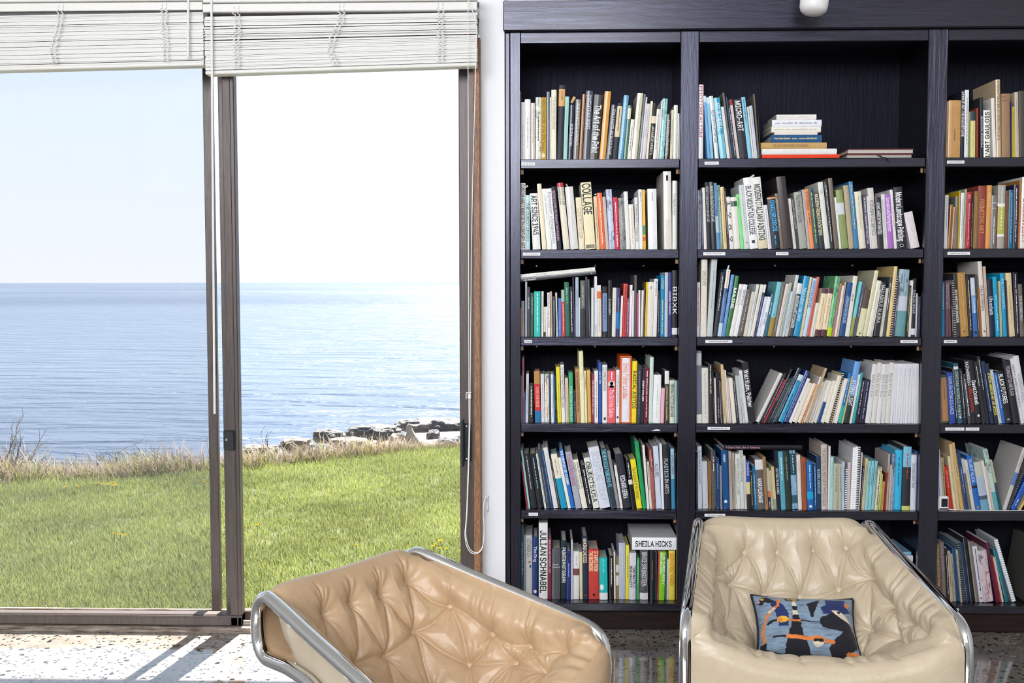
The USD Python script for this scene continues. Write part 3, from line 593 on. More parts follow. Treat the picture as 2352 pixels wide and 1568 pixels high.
BOOKS = """
@ L 1 1160 0 3.9205
130 138 130 822 a87c55
138 175 140 920 e4e2e0 |~|999|.4 .95
175 230 175 895 eeecef |~|aaa|.3 .8
232 270 233 928 d9cdbc |~|998|.1 .7
274 322 278 876 e6e8e2 |~|222|.3 .7|P
322 370 327 878 c9a227 |FRENCH DRAWING of the 20th Century|332|.02 .86
372 402 376 826 5e6a78 |~|c8c|.35 .7
402 414 404 875 e6e2d4
415 462 420 810 ece8d0 |THE MODERN DRAWING|998|.1 .56
466 523 487 768 2a2d38 .05-.28:d9a866 |~|653|.08 .2
524 560 543 870 a8d5c8 |~|8bb|.1 .8
562 608 583 945 1f2a44 |PRINTMAKING|e8e8e8|.35 .75
612 660 637 897 7d7872 |THE PAINTERLY PRINT|e6e2da|.06 .76
665 693 698 850 a46a3c |~|c96|.1 .8
696 760 730 818 4a4d58 |CONTEMPORARY PRINTS|eeeeee|.06 .56
760 846 803 853 2b2826 |The Art of the Print|ffffff|.16 .9|PB
848 905 900 822 dfa04e
906 964 960 945 23283a |STANLEY W HAYTER · NEW WAYS OF GRAVURE|e8e8e8|.08 .92
966 1012 1012 930 2d2d33 .05-.6:e0cda5 |~|654|.1 .5
1015 1062 1078 858 5f9cc0 |~|bde|.1 .9
1064 1098 1103 950 4d7a5c .05-.25:dcd2a8
1100 1134 1135 1075 ece9e3 |~|777|.2 .8
1136 1188 1195 838 e6e0c4 |~|bba|.1 .6
1190 1210 1250 850 2e3a30 |~|ccc|.3 .8
1211 1226 1270 875 c9c8c4
1228 1264 1283 935 d8d6dc |~|aab|.1 .6
1266 1288 1316 912 e6d8b8
1290 1330 1340 930 1f1d1c .23-.36:e8dcc4 |JAPANESE PRINTS|eeeeee|.4 .92
1332 1368 1385 985 e0d8c8 |~|888|.1 .8
1370 1384 1412 905 e6e6e6
1386 1432 1432 888 a6dcd8 |~|7bb|.1 .8|P
1436 1476 1465 1030 25262a |A Concise History of Modern Painting|eeeeee|.12 .92
1484 1508 1508 990 d9cfae |~|887|.2 .7
1512 1548 1532 948 e6e6d6
1550 1566 1557 1022 e4e4e0
@ L 2 1160 370 5.3455
178 242 182 270 eceae6 |CUBISM AND TWENTIETH-CENTURY ART|1a1a1a|.02 .98|B
250 308 240 418 b9dcdc |THE CUBIST EPOCH|334448|.14 .84
340 438 290 398 ecebe6 |ART SINCE 1945|151515|.04 .74|B
456 512 375 282 efe6c8 |~|e8b8a8|.04 .4
516 578 445 343 f0efe9 |~|aaa|.1 .5
580 640 492 342 f0f0ee |Expressionism  a German intuition|667|.06 .9
645 697 560 318 2a2a3c |SEEING OURSELVES Women's Self-Portraits|e8b0c8|.06 .86
720 798 638 272 e8e0cc 0-.06:c23038 |KÜNSTLER GEMEINSCHAFT|555550|.06 .34|H3
804 904 735 320 dcdad6 |~|c8c6c0|.3 .8
910 982 866 448 efe3c4 |CONSTRUCTIVISM|b8a68c|.2 .78
988 1116 928 265 f1e6be |COLLAGE|131313|.02 .48|BX|ABRAMS|222|.93 .985
1124 1166 1085 435 e9d3ab |~|665|.2 .8
1170 1236 1125 392 e8703f |~|f8d8c8|.1 .9
1238 1278 1195 440 c9bdb5
1280 1352 1238 348 c4cfe6 |~|99a|.7 .95|P
1354 1410 1325 445 d2334c |~|ffe8e8|.1 .95
1412 1485 1388 455 8d8d8a |~|bbb|.2 .6|P
1490 1540 1455 375 e9e9e4
1543 1604 1515 532 e8e5d6 |~|dba|.1 .9
1606 1648 1588 448 e4e6e6 |FOREBEARS / TRIBUTES|555|.14 .85
1650 1695 1635 348 efeee8 |~|888|.05 .2
1697 1732 1682 352 eab52a .6-.75:4f8a5c .79-.86:d8602f
1760 1872 1748 342 eeeef0 |~|888|.05 .2
1955 2052 1942 128 e6e3d8 |Surrealists on Surrealism|d8ccc0|.62 .96||~|222|.06 .12
2055 2110 2052 242 e4e6dc |The Nabokov Eye|778|.18 .5
2112 2136 2112 250 2b2b2e
@ L 3 1160 590 5.3455
186 199 184 630 e07a3a
201 242 195 540 8d9098 |~|555|.25 .7
248 272 248 305 a9aebb |~|777|.1 .9
276 308 272 370 46454c |GROWING|dddddd|.2 .45
312 354 315 440 3f5a4e |~|9bb|.1 .5
358 436 358 423 3cc0b4 |~|d8f4f0|.05 .9
444 472 450 422 e8e6dd |~|999|.1 .7
474 500 478 615 e4e0d4 .85-1:3a3a3a
501 523 505 612 e6e2d8
525 557 508 440 eeeae4 |NEW ENGLAND WOMEN|444|.04 .8
561 584 552 425 dcbfae |~|a76|.2 .8
588 620 582 488 2d3a4a |~|8c8|.1 .9|P
629 650 618 440 e6e2da |~|555|.4 .9
655 694 652 508 5f7bc8 |~|bcf|.6 .8
698 738 690 405 cf4a4e 0-.25:9ac4b0 |~|fcc|.3 .9
742 800 725 310 2f6a55 |~|9cb|.1 .4
803 845 798 365 2b2b35 |~|ffffff|.1 .9
848 862 818 250 5a4070
865 907 858 250 a8bfce |~|789|.2 .5
908 924 905 500 d9d9d6
930 990 925 290 6c6a68 .5-1:3a3b40 |~|bbb|.1 .45
994 1022 985 245 35343c
1026 1054 1005 275 3f4756 |~|89a|.4 .9|P
1058 1090 1060 380 dcdcd8
1097 1130 1098 240 d9dde0 |~|556|.8 .96
1132 1180 1128 348 e4dfd6 .12-.26:e07840 |~|6aa|.3 .9
1182 1193 1175 410 c06a40
1196 1256 1195 365 7a90b8 0-.13:23262c .9-1:33383f |~|334|.2 .65
1260 1306 1270 285 26262a |GLASS·CRAFT|dddddd|.33 .62
1310 1358 1322 378 e0dbd0 |~|bba|.2 .5
1360 1406 1370 380 3a3a6a .5-.84:1a7ab8 |~|aac|.2 .5
1408 1432 1428 478 ece8e6
1434 1484 1465 328 d6473c |~|402020|.04 .96
1486 1520 1510 510 8b4a78 |~|dcc|.1 .9
1522 1552 1518 345 e9e7e6 |~|666|.1 .2
1556 1580 1555 415 e0dfe0
1582 1612 1592 225 5a5652
1614 1634 1622 445 b94a80
1636 1660 1640 412 e9e8e4
1664 1690 1680 412 e2e0dd
1693 1712 1705 380 5f4c44
1714 1738 1742 310 e8c838 |~|c66|.3 .9
1740 1814 1765 308 e4ddd0 |~|776|.08 .14
1816 1862 1842 270 e4e4e4 |~|445|.04 .3
1864 1902 1882 415 2a2a30 |~|889|.2 .9
1905 1955 1890 228 1a88b8 |LAV FIGURE|e0d080|.05 .22||~|e0d080|.4 .95
1958 1998 1952 190 b6c3cf
2000 2046 2000 190 3a3c78 |BARBARA TAKENAGA|eef|.3 .66
2048 2128 2050 165 2b2b30 .87-.97:e4e4e4 |BIBXK|ffffff|.25 .66|X
@ L 4 1160 790 5.3455
187 204 188 395 5c6c70 |~|9ab|.3 .9
207 237 205 178 7c4a58 |~|caa|.2 .6
238 250 240 590 3a66b0
252 286 262 365 d0cfd4 |~|889|.2 .8
290 352 290 500 33302e |~|dddddd|.05 .85
368 440 355 335 cf3340 0-.25:b98a4e .77-1:2a78a8 |THE GIRL FROM FOREIGN|f0d0a0|.3 .7
445 490 435 368 dcdee2 |~|99a|.2 .9
494 545 485 370 e9ecdc |~|c64|.1 .9|P
548 567 535 375 3b4058
569 600 560 370 e6e8ea |~|778|.1 .9
602 619 588 372 2a90cc
621 640 610 420 2a2622 |~|dd8|.5 .9
646 694 625 280 e8d838 |~|aa4|.3 .95
696 740 680 255 eeece8 |THE TRANSFORMATION PLAYING CARDS|333|.03 .74
742 770 735 415 e6c8c8 |~|b89|.1 .7
772 784 764 420 e0d070
787 842 780 352 3fa070 |FOUNDATIONS OF MODERN ART|d8f0e0|.28 .98
847 874 845 590 2a3038 |~|cdd|.3 .95
878 930 858 305 b98a5a |Ever Baldwin: Down the Line|3a2a1a|.07 .8
932 984 902 90 ece6bc |REFLECTIONS|d4cc98|.02 .4
986 1012 970 330 e9e3b0 |~|555|.05 .35
1015 1060 1003 322 e8b060 |~|c94|.1 .9
1062 1098 1060 378 8f3040 |~|ffffff|.12 .82
1100 1146 1095 330 e6e6e4 |~|999|.2 .9
1148 1192 1142 228 2f4f9a |LARI PITTMAN|e8e8f0|.15 .35
1195 1256 1195 256 ecedec |CÉZANNE DRAWING|555|.04 .45
1258 1356 1262 332 e8636a |The Girl in the Gallery|ffe8e8|.36 .9||~|fff|.02 .16
1360 1405 1365 318 e9ebee |~|889|.1 .7
1407 1548 1420 150 e0601f |||||SLIP|Emily Fisher Landau|e0703a|.1 .64
1550 1612 1565 210 f2d81c |RADICAL JUSTICE|252525|.16 .77|B
1615 1665 1632 262 3a3a46 |~|77a|.1 .9
1668 1700 1690 310 2b2b2e |JENNY HOLZER|ffffff|.2 .6|B
1703 1762 1718 292 6e2236 |~|f0d0d8|.06 .9
1764 1810 1780 162 c9ddd0
1812 1906 1828 380 ececea |~|cccccc|.2 .9
1908 1952 1922 545 eab0c0
1958 2012 1955 332 4a4a4a 0-.25:e6e6e6 |~|e8c840|.3 .95|P
2022 2080 2022 447 d9dcc8 |PERSONAL POLITICS SARA EVANS|151515|.08 .86|B
2083 2126 2085 450 a8cdd0 |~|88a|.1 .5
@ L 5 1160 990 5.3455
262 286 188 400 8a3048
288 312 190 240 9cc8c0
318 395 210 285 22232a |~|aab|.05 .65
398 482 285 285 25272c |~|8bc|.08 .65
485 510 352 285 e4e4da |~|555|.02 .9
512 560 375 235 3a4656 |~|778|.3 .9
562 595 415 250 1f3a66 |~|8ac|.05 .9
598 655 450 210 dcdcdc |~|bbb|.1 .6
657 684 540 380 3a3634 |~|aaa|.2 .9
690 768 545 290 1a94bc 0-.45:e9dfcc |~|987|.1 .38
772 812 640 330 ece8da
815 862 660 230 1a6ec4 |THE CENTURY OF CHANGE|ffffff|.02 .6|B
868 946 740 260 a9aab8 |Louise Bourgeois|b03050|.06 .6
950 1017 830 355 ece6d8 |new dictionary of modern sculpture|555|.06 .6|H2
1022 1080 930 425 26262a |~|ddd|.1 .9
1085 1162 960 335 e6e6dc |OBJECTS:USA|181818|.08 .88|B
1165 1298 1020 205 d9dde8 |SCULPTURE TODAY|b0b4c2|.08 .88
1300 1372 1170 215 33434f |THE NEW SCULPTURE 1965-75|7accde|.02 .64|B
1375 1416 1250 245 8d8a8c |~|aaa|.2 .9
1418 1450 1340 420 e6e4de
1455 1556 1340 290 2a2c38 |RICHARD SERRA|f4f4f4|.4 .82|B
1560 1612 1480 360 1f1f22 .4-.5:dcdcd4 |~|eee|.05 .36
1618 1686 1535 350 f0dc28 |The Sculpture of this Century|2a2a2a|.16 .8
1690 1742 1588 130 1f9a5c |~|3aac6c|.1 .5
1745 1774 1685 175 e6e2da
1776 1806 1740 380 e0dcce |CONTEMPORARY SCULPTURE|444|.02 .6
1808 1852 1765 225 a8605a |~|eeb0b0|.02 .3|P
1855 1922 1815 185 ccd4e2 |ALICE NEEL|444a55|.28 .5
1925 1956 1895 155 dfe1e8
1958 2037 1930 165 24252b |PLASTICS IN ARTS|e0e0e0|.22 .76
2045 2090 2032 218 9cc4da .5-1:3a88b0 |SYNTHETIC MEDIA|445|.1 .42
2093 2124 2088 220 20242c |COPIER VISUALS|e8d8a0|.06 .66
@ L 6 1160 1180 5.3455
194 232 190 170 3f5866 |The Quilts of Gee's Bend|9ac0d0|.2 .66
235 248 235 255 aaaaaa
250 336 250 265 c2c2c0 |VITAMIN C+|555|.05 .34
338 402 345 285 1f3a72 |The Dog|eef|.15 .4
413 524 415 110 e9e9e7 |JULIAN SCHNABEL|1a1a1a|.1 .92|B
527 570 528 295 7c2a3a |NEW ENGLAND TRIENNIAL 2022|e0c0c8|.03 .58
573 680 580 428 55575c |Jack Whitten|dddddd|.28 .38|H2
683 753 692 330 23333c |PAINTER PHOTOGRAPH|f4f4f4|.12 .72|B
755 807 758 460 2a3a80 |~|aaf|.25 .55|P
809 833 810 320 c4c6cc
836 911 840 460 e4e2e4 .36-.5:7a4a52 |~|bbb|.1 .3
918 954 920 470 e0d0a0
956 1022 938 275 22304a |MAKING CHOICES|f0e0c0|.04 .42|B
1028 1156 1022 435 c9423a |STAMPED FROM THE BEGINNING|f6e0b0|.04 .44|BH2R
1160 1262 1155 540 25b8b8 .83-1:e6e6e6 |~|8ee|.02 .35
1275 1335 1278 520 262222 |~|f0f0f0|.05 .7
1338 1360 1330 470 d9d4cc
1361 1396 1362 545 8a7440 .16-.34:dcd4c0 .42-.66:dcd4c0
1398 1478 1395 358 b6bcd0 |~|e0e0a0|.1 .6
1479 1521 1482 385 eadb3a |~|886|.2 .6
1522 1606 1530 480 d6d8e2 |TONY MATELLI NEW GRAVITY|222|.28 .74|BH2R
1612 1650 1618 545 4f9a62 |~|bdc|.05 .6
1655 1757 1660 450 55585c .86-1:dddddd |BRUCE SPRINGSTEEN|f4f4f4|.04 .72|P
1775 1840 1775 455 1e1e20 |~|a44|.2 .6
1842 1864 1845 470 2a4a50
1866 1886 1885 470 c03a40
1888 1958 1900 468 86d020 |THE THREE-BODY PROBLEM|f0ffe0|.02 .68|BH2R
1960 1985 1970 480 4a6a70
1986 2008 1990 560 e0e0dc
2010 2118 2012 455 efdc4a |NINTH STREET WOMEN|d88030|.05 .7|B
@ M 1 1580 160 4.2
96 148 104 145 ece8e8 |PHOTOREALISM|c83058|.02 .97
190 216 150 255 7ab0dc 0-.1:d0e0ec
220 248 180 270 8cc4e4 0-.1:d0e8f0
262 302 200 258 d4dcda |REALISTS AT WORK|556|.22 .75
312 376 245 275 3a9cbc .6-1:7ac0d4 |ART OF THE REAL|e6f4f8|.08 .54|B
379 409 320 360 e8e6e4
411 430 330 225 6a6a60
432 446 366 265 2d4468
448 472 386 360 24242c |~|ffffff|.02 .95
474 502 398 290 d8c8c8 0-.1:a02838
505 581 440 290 2b2d36 |MICRO-ART|f0f0f0|.03 .54|B
583 622 515 268 8cc8e4 |~|357|.04 .4
624 641 570 362 dce0d4
643 676 590 350 c8ccd8 |~|99a|.1 .4
678 695 628 237 6b6355
697 706 672 430 2a2c34
@ M 2 1580 390 7.468
162 234 162 352 8a9498 |~|445|.3 .9|P
240 272 222 400 4a4866 |~|aac|.2 .9
276 327 247 308 ece8e4
330 404 264 215 26262a |PRIMITIVISM IN 20TH CENTURY ART|e0e0e0|.06 .6
408 488 368 210 26262a |PRIMITIVISM IN 20TH CENTURY ART|e0e0e0|.06 .6
494 555 448 228 6a9cc8 .5-.75:b8d0e4 |~|246|.4 .5
557 608 502 265 7a9a8c |~|cdd|.2 .9|P
612 676 548 295 e2c48c |~|b96|.1 .9
680 716 624 320 3a3030 |~|e0d8d0|.05 .75
720 793 672 465 e8e4e0 |1  9  8  9|222|.08 .86|X
796 903 735 472 e6e2da .08-.18:3a5448
906 966 796 428 8ee08e |~|363|.05 .25
970 1062 830 270 cfd8d4 |~|aba|.05 .7
1065 1210 905 145 f0eff0 |BLACK MOUNTAIN COLLEGE|333338|.12 .8|B
1216 1370 1055 140 ecebe4 .86-1:ddd0b0 |MODERN ITALIAN PAINTING|2a2a2a|.1 .88|B
1376 1444 1296 608 e4e0e2 |~|aaa|.1 .9
1448 1590 1362 480 1e2a38 0-.03:e0a070 |spazialismo|42b0e8|.06 .66|BU||~|42b0e8|.74 .92
1593 1648 1494 408 7a6856 |~|ccb|.1 .6
1652 1812 1505 125 3a3030
1816 1864 1720 495 dcdad8 |~|aaa|.1 .9
1866 1916 1770 495 46423c |VASARI & BELLARTE|cccccc|.02 .6
1920 2052 1815 390 a4a69c |Northern Visions|444440|.06 .54
@ M 2 1840 390 7.467
112 156 24 340 b8b6b8
160 229 45 335 f0935a |ART IN LATIN AMERICA|4a3020|.04 .35||~|433|.4 .6
232 314 125 335 2f4a5a |~|b8d858|.06 .9
320 408 215 405 33363a |MODERN FRENCH PAINTERS|ecdfb0|.02 .76|B
414 506 285 215 e0e2da |LÉGER|aaa9a0|.12 .18
510 568 390 208 2b2b30 |~|dddddd|.05 .9
574 648 462 145 75695c
657 693 570 475 e8e8e2
697 817 590 350 8a9a5c .22-.42:cfd6da
822 917 722 270 b9a88a
921 994 812 205 3a80b0 |~|d8d8a0|.05 .7
1000 1122 912 380 e8e2cc |~|bb9|.08 .65
1128 1181 1055 430 4a4660 |THE McMICHAEL CANADIAN ART COLLECTION|ffffff|.04 .9
1184 1213 1120 460 e0dede
1216 1319 1140 315 d6d0ca |FIGURE DI UN'EPOCA|555|.2 .78|U
1322 1421 1270 475 2b2c30 |AVANT GARDE IN THE EIGHTIES|f0f0f0|.1 .72|B
1424 1460 1370 418 dfe0da |~|999|.1 .8
1462 1492 1405 418 e6e4de |~|999|.1 .8
1495 1592 1438 425 a86cc0 |Surrealism and Painting Breton|f4e0ff|.06 .68|B
1598 1652 1520 345 e6e4e0 |~|e08080|.3 .62
1656 1806 1588 300 2c2d31 |Modern Landscape Painting|ffffff|.09 .88|B
1888 2046 1762 740 e6dcde |~|aab|.45 .58
@ M 3 1580 590 7.468
152 204 158 435 dcd6e0 |~|b44|.1 .8
214 320 242 40 e4ded0 |WELLIVER|888078|.15 .34
322 424 408 35 c2c8c6 |~|99a|.15 .65
434 505 570 270 33363e |~|dddddd|.06 .6
508 577 668 218 5a80b0 0-.28:e9e4d8 .8-1:b8d4e4 |~|e09070|.02 .26|P
580 637 748 305 5f8cc8 |~|9be|.2 .8
640 704 820 325 3a7a40 |MAINE|ffffff|.2 .54|BX
707 777 890 470 e6e2de |IMPRINT PLACE|8a8a90|.1 .4
780 853 958 475 e8e8e6 |IMPRINT PLACE|445|.1 .4
856 944 1020 555 5f5a58 |~|aaa|.1 .9
948 1010 1098 598 dcd2c0 |~|bba|.2 .7
1012 1066 1170 472 d4dad6 |~|889|.2 .7
1068 1128 1252 475 e4e0d0 |~|aaa|.2 .6
1130 1172 1308 478 4a4a78 0-.15:e0e0e8 |~|aac|.2 .8|P
1175 1233 1325 685 d6dee4 |~|9ac|.2 .8
1235 1294 1380 685 e4e8ea |MAINE|2a6a90|.4 .9
1296 1362 1440 645 2f6880 |~|bde|.2 .5
1366 1448 1540 430 7cc4cc .65-1:a08a3c |~|246|.6 .62
1450 1502 1610 425 76706a |~|aa9|.1 .9
1504 1560 1685 460 dcd0c8 |~|baa|.2 .7
1562 1616 1745 445 a8b4a8 |~|798|.2 .9
1618 1656 1768 595 cfdcea |~|78a|.2 .9
1658 1718 1855 312 d4d2cc |~|999|.2 .9
1721 1806 1895 455 3d4a48 0-.2:d9d9d6 |MARSDEN HARTLEY'S MAINE|e0e0e0|.24 .84|B
1812 1912 2010 330 1a90c0 |Marsden Hartley|d8f0f8|.2 .75
1915 1960 2080 345 d8c8a0
@ M 3 1840 590 7.467
22 90 215 370 bcd8f0 |HOPPER'S NEW ENGLAND|4466a8|.04 .5|B
92 149 275 345 c8604e |~|b54|.2 .6
151 187 250 790 e6e6dc
189 229 290 790 dcd6c4 |~|aa9|.2 .6
232 336 358 545 ead8b4 0-.1:5a3a44 .86-1:5a3038 |~|b96|.2 .75
340 438 462 545 ead8b4 0-.1:5a3a44 .86-1:5a3038 |~|b96|.2 .75
440 522 600 330 7cc48c .85-1:b8d820 |~|396|.05 .8|P
525 566 665 450 b08478 |~|865|.1 .9
568 607 710 492 e8dcdc
609 648 745 435 c8b48c |~|876|.05 .3
652 746 800 440 1a4e88 |JOHN MARIN'S WATERCOLORS|c8dcf0|.25 .75
750 828 900 325 e6e0d2 |~|777|.3 .42
830 887 1005 425 74c8cc .65-1:98a050
889 938 1060 468 5a5a6c |~|bbc|.2 .6
942 1052 1100 565 dcd8b0 0-.4:5a4a40 |~|bb9|.9 .95
1055 1124 1280 235 d6cfae
1127 1202 1320 410 e0e0cc |~|bba|.2 .5
1204 1222 1362 565 ece0e0
1244 1336 1400 440 2b2b2e |MAD ABOUT ALASKA|f0f0f0|.05 .75
1348 1396 1480 540 d0ccc0 |~|999|.4 .8
1399 1454 1530 350 3f4a4c |~|e0e0e0|.1 .55
1459 1520 1630 165 e6c88c |~|c9a|.1 .5
1522 1560 1680 345 d8c8b0 |||||COMB 222
1562 1602 1708 430 4a4458 |~|ccd|.3 .8
1608 1786 1775 215 9ab4c0 .4-.62:c8ccd8 .62-1:6a9aa0 |~|778|.05 .35|P
1790 1832 1885 490 2b2b28 |~|d8d840|.05 .9
1835 1882 1980 410 e6e2d8
1885 1952 2005 375 23252f .86-.97:dcd8e4 |DAHLOV IPCAR|d0d4e0|.2 .6
1955 1985 2040 625 d6d0c8
1990 2050 2060 680 2a3448 |~|667|.2 .8
@ M 4 1580 790 7.468
150 243 150 120 6a7080 .03-.2:b4b8bc .88-1:dcdad2
246 360 246 410 dcd8ce |~|aaa|.08 .9
364 440 368 350 2a2624 |~|f0f0f0|.02 .5
442 468 430 480 202024 |~|888|.5 .9
470 500 449 585 dccfc8
503 566 505 490 1f2028 |~|aab|.5 .9
568 580 535 620 d9d4d0
582 613 548 580 2a2a2c |~|aaa|.1 .8
615 663 565 355 d8b888 |~|a87|.6 .9
665 694 592 445 cfd6d0
696 717 655 450 e0dcd4
719 754 667 585 d8c4b4
766 836 697 585 e6dfd2
838 886 735 545 2b2a2a |~|ccc|.1 .9
890 946 792 545 b8c0be
948 986 832 545 c8d0d0 |~|c64|.5 .9
988 1046 872 460 dcdcdc
1048 1162 860 335 26262b |Walt Kuhn, Painter|f4f4f4|.12 .74|B
1168 1240 1590 505 dcd8d4
1243 1290 1655 500 2f2f30 |~|cccccc|.1 .9
1293 1320 1682 625 c83c58
1323 1366 1748 420 2a2a2e |~|bbb|.1 .6
1368 1406 1745 600 3a3c40 |~|aaa|.1 .9
1408 1441 1790 600 3c4048 |~|aaa|.1 .9
1443 1476 1830 570 44566a |~|abc|.2 .9
1478 1546 1925 430 24303a |~|8ab|.1 .9
1550 1646 1938 540 34a0c8 0-.12:cfe0e4 |~|246|.4 .8|P
1650 1728 2055 470 2c4080 |~|8898d0|.05 .9
1732 1792 2075 600 e6e0d8 |~|446|.5 .55
1794 1880 2124 690 e2dccc
1882 1940 2190 690 e8d8c4
1946 1977 2228 690 e0a070 |~|532|.3 .8
@ M 4 1840 790 7.467
40 72 372 580 ece8e0
75 122 398 410 b8a484
125 166 370 650 c4c0ba |~|888|.1 .4
168 206 420 645 d0ccc4
208 270 460 635 dcd6c8
272 333 500 640 e0dccf .5-1:1f4a84
335 400 545 630 e2dcd0
402 480 600 535 e6e0d0
485 527 660 495 d8c8a0 |||||COMB 222
530 560 700 625 c8bab0
562 626 730 590 e6e0d8
630 692 790 500 1a70b0 .65-1:2ab4a8 |~|d0e4f4|.1 .6
695 720 840 550 d0c494
725 828 920 300 6a9cd8 .55-1:2a3430 |AT FIRST LIGHT|eef2fa|.3 .72|B
830 866 980 520 e6e0d6
868 918 1005 490 3aa0a8 |~|cee|.2 .6
925 992 1050 610 23222e |~|bbc|.05 .8
998 1090 1110 610 25233a |~|99c|.05 .9
1100 1192 1200 345 d9d8d8 |M a i n e   A r t   N o w|777|.18 .55
1195 1274 1275 318 d8d2cc |M a i n e   A r t   N o w|777|.18 .55
1280 1362 1355 345 dcdad8 |M a i n e   A r t   N o w|777|.18 .55
1365 1434 1425 345 d8d6d4 |M a i n e   A r t   N o w|777|.18 .55
1438 1516 1508 318 d8d4cc |M a i n e   A r t   N o w|777|.18 .55
1520 1562 1588 338 dcdce0 |~|aab|.08 .2
1564 1605 1630 338 d8d8dc |~|aab|.08 .2
1607 1646 1668 338 dedee2 |~|aab|.08 .2
1648 1690 1708 338 dadade |~|aab|.08 .2
1692 1733 1748 338 dcdce0 |~|aab|.08 .2
1735 1776 1790 338 d8d8dd |~|aab|.08 .2
1778 1818 1830 338 dedee2 |~|aab|.08 .2
1820 1882 1870 338 dcdce0 |~|aab|.08 .2
1884 1924 1928 338 dadade |~|aab|.08 .2
1926 1966 1966 338 dcdce0 |~|aab|.08 .2
1968 2007 2000 338 d8d8dc |~|aab|.08 .2
2009 2046 2036 338 dedee2 |~|aab|.08 .2
@ M 5 1580 990 7.468
140 168 142 360 1f1f24 |~|778|.1 .9
172 248 160 262 bcc8d0 |~|678|.06 .6
256 350 242 520 c4c6ca |~|999|.9 .93
356 410 345 515 8a6438
415 491 395 340 5a5656 |~|ddd|.1 .35|P
494 556 482 465 1f3f68 |~|9bd|.1 .6
560 596 540 600 8a8a96
608 718 570 335 1a5088 |Looking Back|e4ecf4|.06 .2|B
722 772 698 355 b0a49c |~|776|.1 .6
774 816 752 380 a89c90 |~|665|.1 .85
818 846 805 390 d6d2c8 |~|222|.2 .9
848 902 850 390 dcdcd4 |ABBOTT · A PORTRAIT OF MAINE|555|.08 .74|U
905 972 868 335 c8d0ca |SEACOAST MAINE|667070|.01 .54
976 1015 962 425 d8cccc |~|a99|.1 .8
1018 1082 1008 520 1f4a9a .43-.68:d8cc90 .68-1:2a2826 |IN MAINE|dde|.02 .3
1085 1136 1070 700 2a2420 |~|bb9|.1 .9
1140 1188 1085 595 1f6a98 |~|bde|.2 .9
1190 1324 1130 495 5c5a5c 0-.2:d8d6d4 |MAINE PILGRIMAGE|f0f0f0|.38 .86|B
1328 1386 1262 445 9c7850 |~|654|.1 .9
1388 1432 1348 640 b8c0b0 .55-.7:d07050 .7-1:2a3050 |~|eee|.8 .95
1434 1476 1392 680 c8b494 |~|876|.1 .9
1478 1527 1425 612 d0be84 .75-1:8aa088
1531 1602 1480 335 1c2434 |HISTORIC MAINE HOMES|e4e8ee|.3 .74
1604 1686 1545 355 5aa0b4 |~|cee|.1 .5
1690 1790 1620 345 25352c |~|898|.1 .5
1794 1892 1742 335 88b0cc .05-.42:1f4a5a .76-.9:2f5a68 |~|cde|.08 .38|P
1895 1962 1862 410 dcd4cc |~|aa9|.1 .3
1968 2048 1942 460 a0522f |~|643|.1 .8
@ M 5 1840 990 7.467
113 222 90 535 1f68b0 .62-.78:1aa0d0 |~|e0e8f4|.06 .55|B
225 272 212 560 1f4a78 |~|cde|.05 .9
274 347 265 440 1f3a58 |MAINE LANDSCAPE|9cc4dc|.24 .7|B
352 452 345 230 cdbfb4 |THE ARCHITECTURAL HERITAGE OF THE PISCATAQUA|665e58|.06 .94
455 490 475 260 e0dad8
492 546 512 440 a8d4d0 |~|7aa|.1 .6
550 632 568 560 b4b4a0 |~|776|.08 .6
635 696 650 560 b4b4a0 |~|776|.08 .6
698 740 705 525 bcd0e4 |~|89b|.1 .8
742 777 767 640 33405a |||||COMB eee
780 836 805 535 c8bcb8
840 887 890 280 e8e8ea |||||COMB fff
889 937 937 270 e4e4e8 |||||COMB fff
939 978 985 275 e6e6ea |||||COMB 444
980 1000 1040 370 dcd4c8
1002 1032 1060 600 1f2440 |~|dde|.05 .9
1034 1086 1105 470 c8b88c |~|776|.1 .6
1088 1143 1155 510 8cc4cc |~|467|.15 .5
1145 1198 1212 510 8cc4cc |~|467|.15 .5
1200 1253 1272 510 8cc4cc |~|467|.15 .5
1256 1326 1325 620 d8d0ac |~|222|.15 .9|P
1328 1363 1395 735 b4d060
1365 1405 1420 870 c08a50
1408 1450 1445 710 7c2a26
1452 1490 1466 395 b8aaa8 |~|644|.05 .5
1492 1526 1528 580 c8b094
1530 1588 1560 390 88a0c0 |~|345|.04 .4|P
1590 1720 1632 325 3ab4dc |~|245060|.12 .6
1723 1868 1758 270 2b2d33 0-.32:7ab8d4 .93-1:c8cc70 |~|c04050|.1 .5
1872 1966 1912 410 d6d6dc |The Great Lobster Chase|456|.14 .6
1970 2016 2000 345 4a6aa8
@ R 1 2140 160 6.533
204 244 214 478 b98a50 |~|753|.5 .7
246 428 262 460 c89a5c .1-1:c4955a |~|753|.5 .7
432 486 455 315 24262e |DAWN OF ART: THE CHAUVET CAVE|f0f0f0|.02 .68|B
490 556 500 305 e4e4ea |~|888|.12 .8
558 580 565 760 8a9a50
582 658 580 628 dcd08c 0-.2:2d4448 |~|bb7|.4 .8
661 702 662 578 8a3424 |~|a53|.1 .9
731 779 725 418 26282c |FRANCE ROMANE|e0e0e0|.24 .82|U
785 886 780 610 ecebdf |L'ART GAULOIS|252525|.04 .98|UB
924 974 893 428 eae4e0
978 1048 962 150 cdb896 |THE PAINTINGS OF MICHELANGELO|6a5a48|.02 .78|U
1055 1186 1050 362 9c7c5c |EL GRECO|7a5c40|.02 .12|H2
1188 1206 1190 480 3a3a6a
1209 1254 1200 562 c8b030 |~|974|.1 .9
1257 1313 1245 340 c8bca4 |~|998|.1 .9
1316 1420 1310 320 4a443e
@ R 2 2140 390 7.467
188 202 205 70 8a6a30
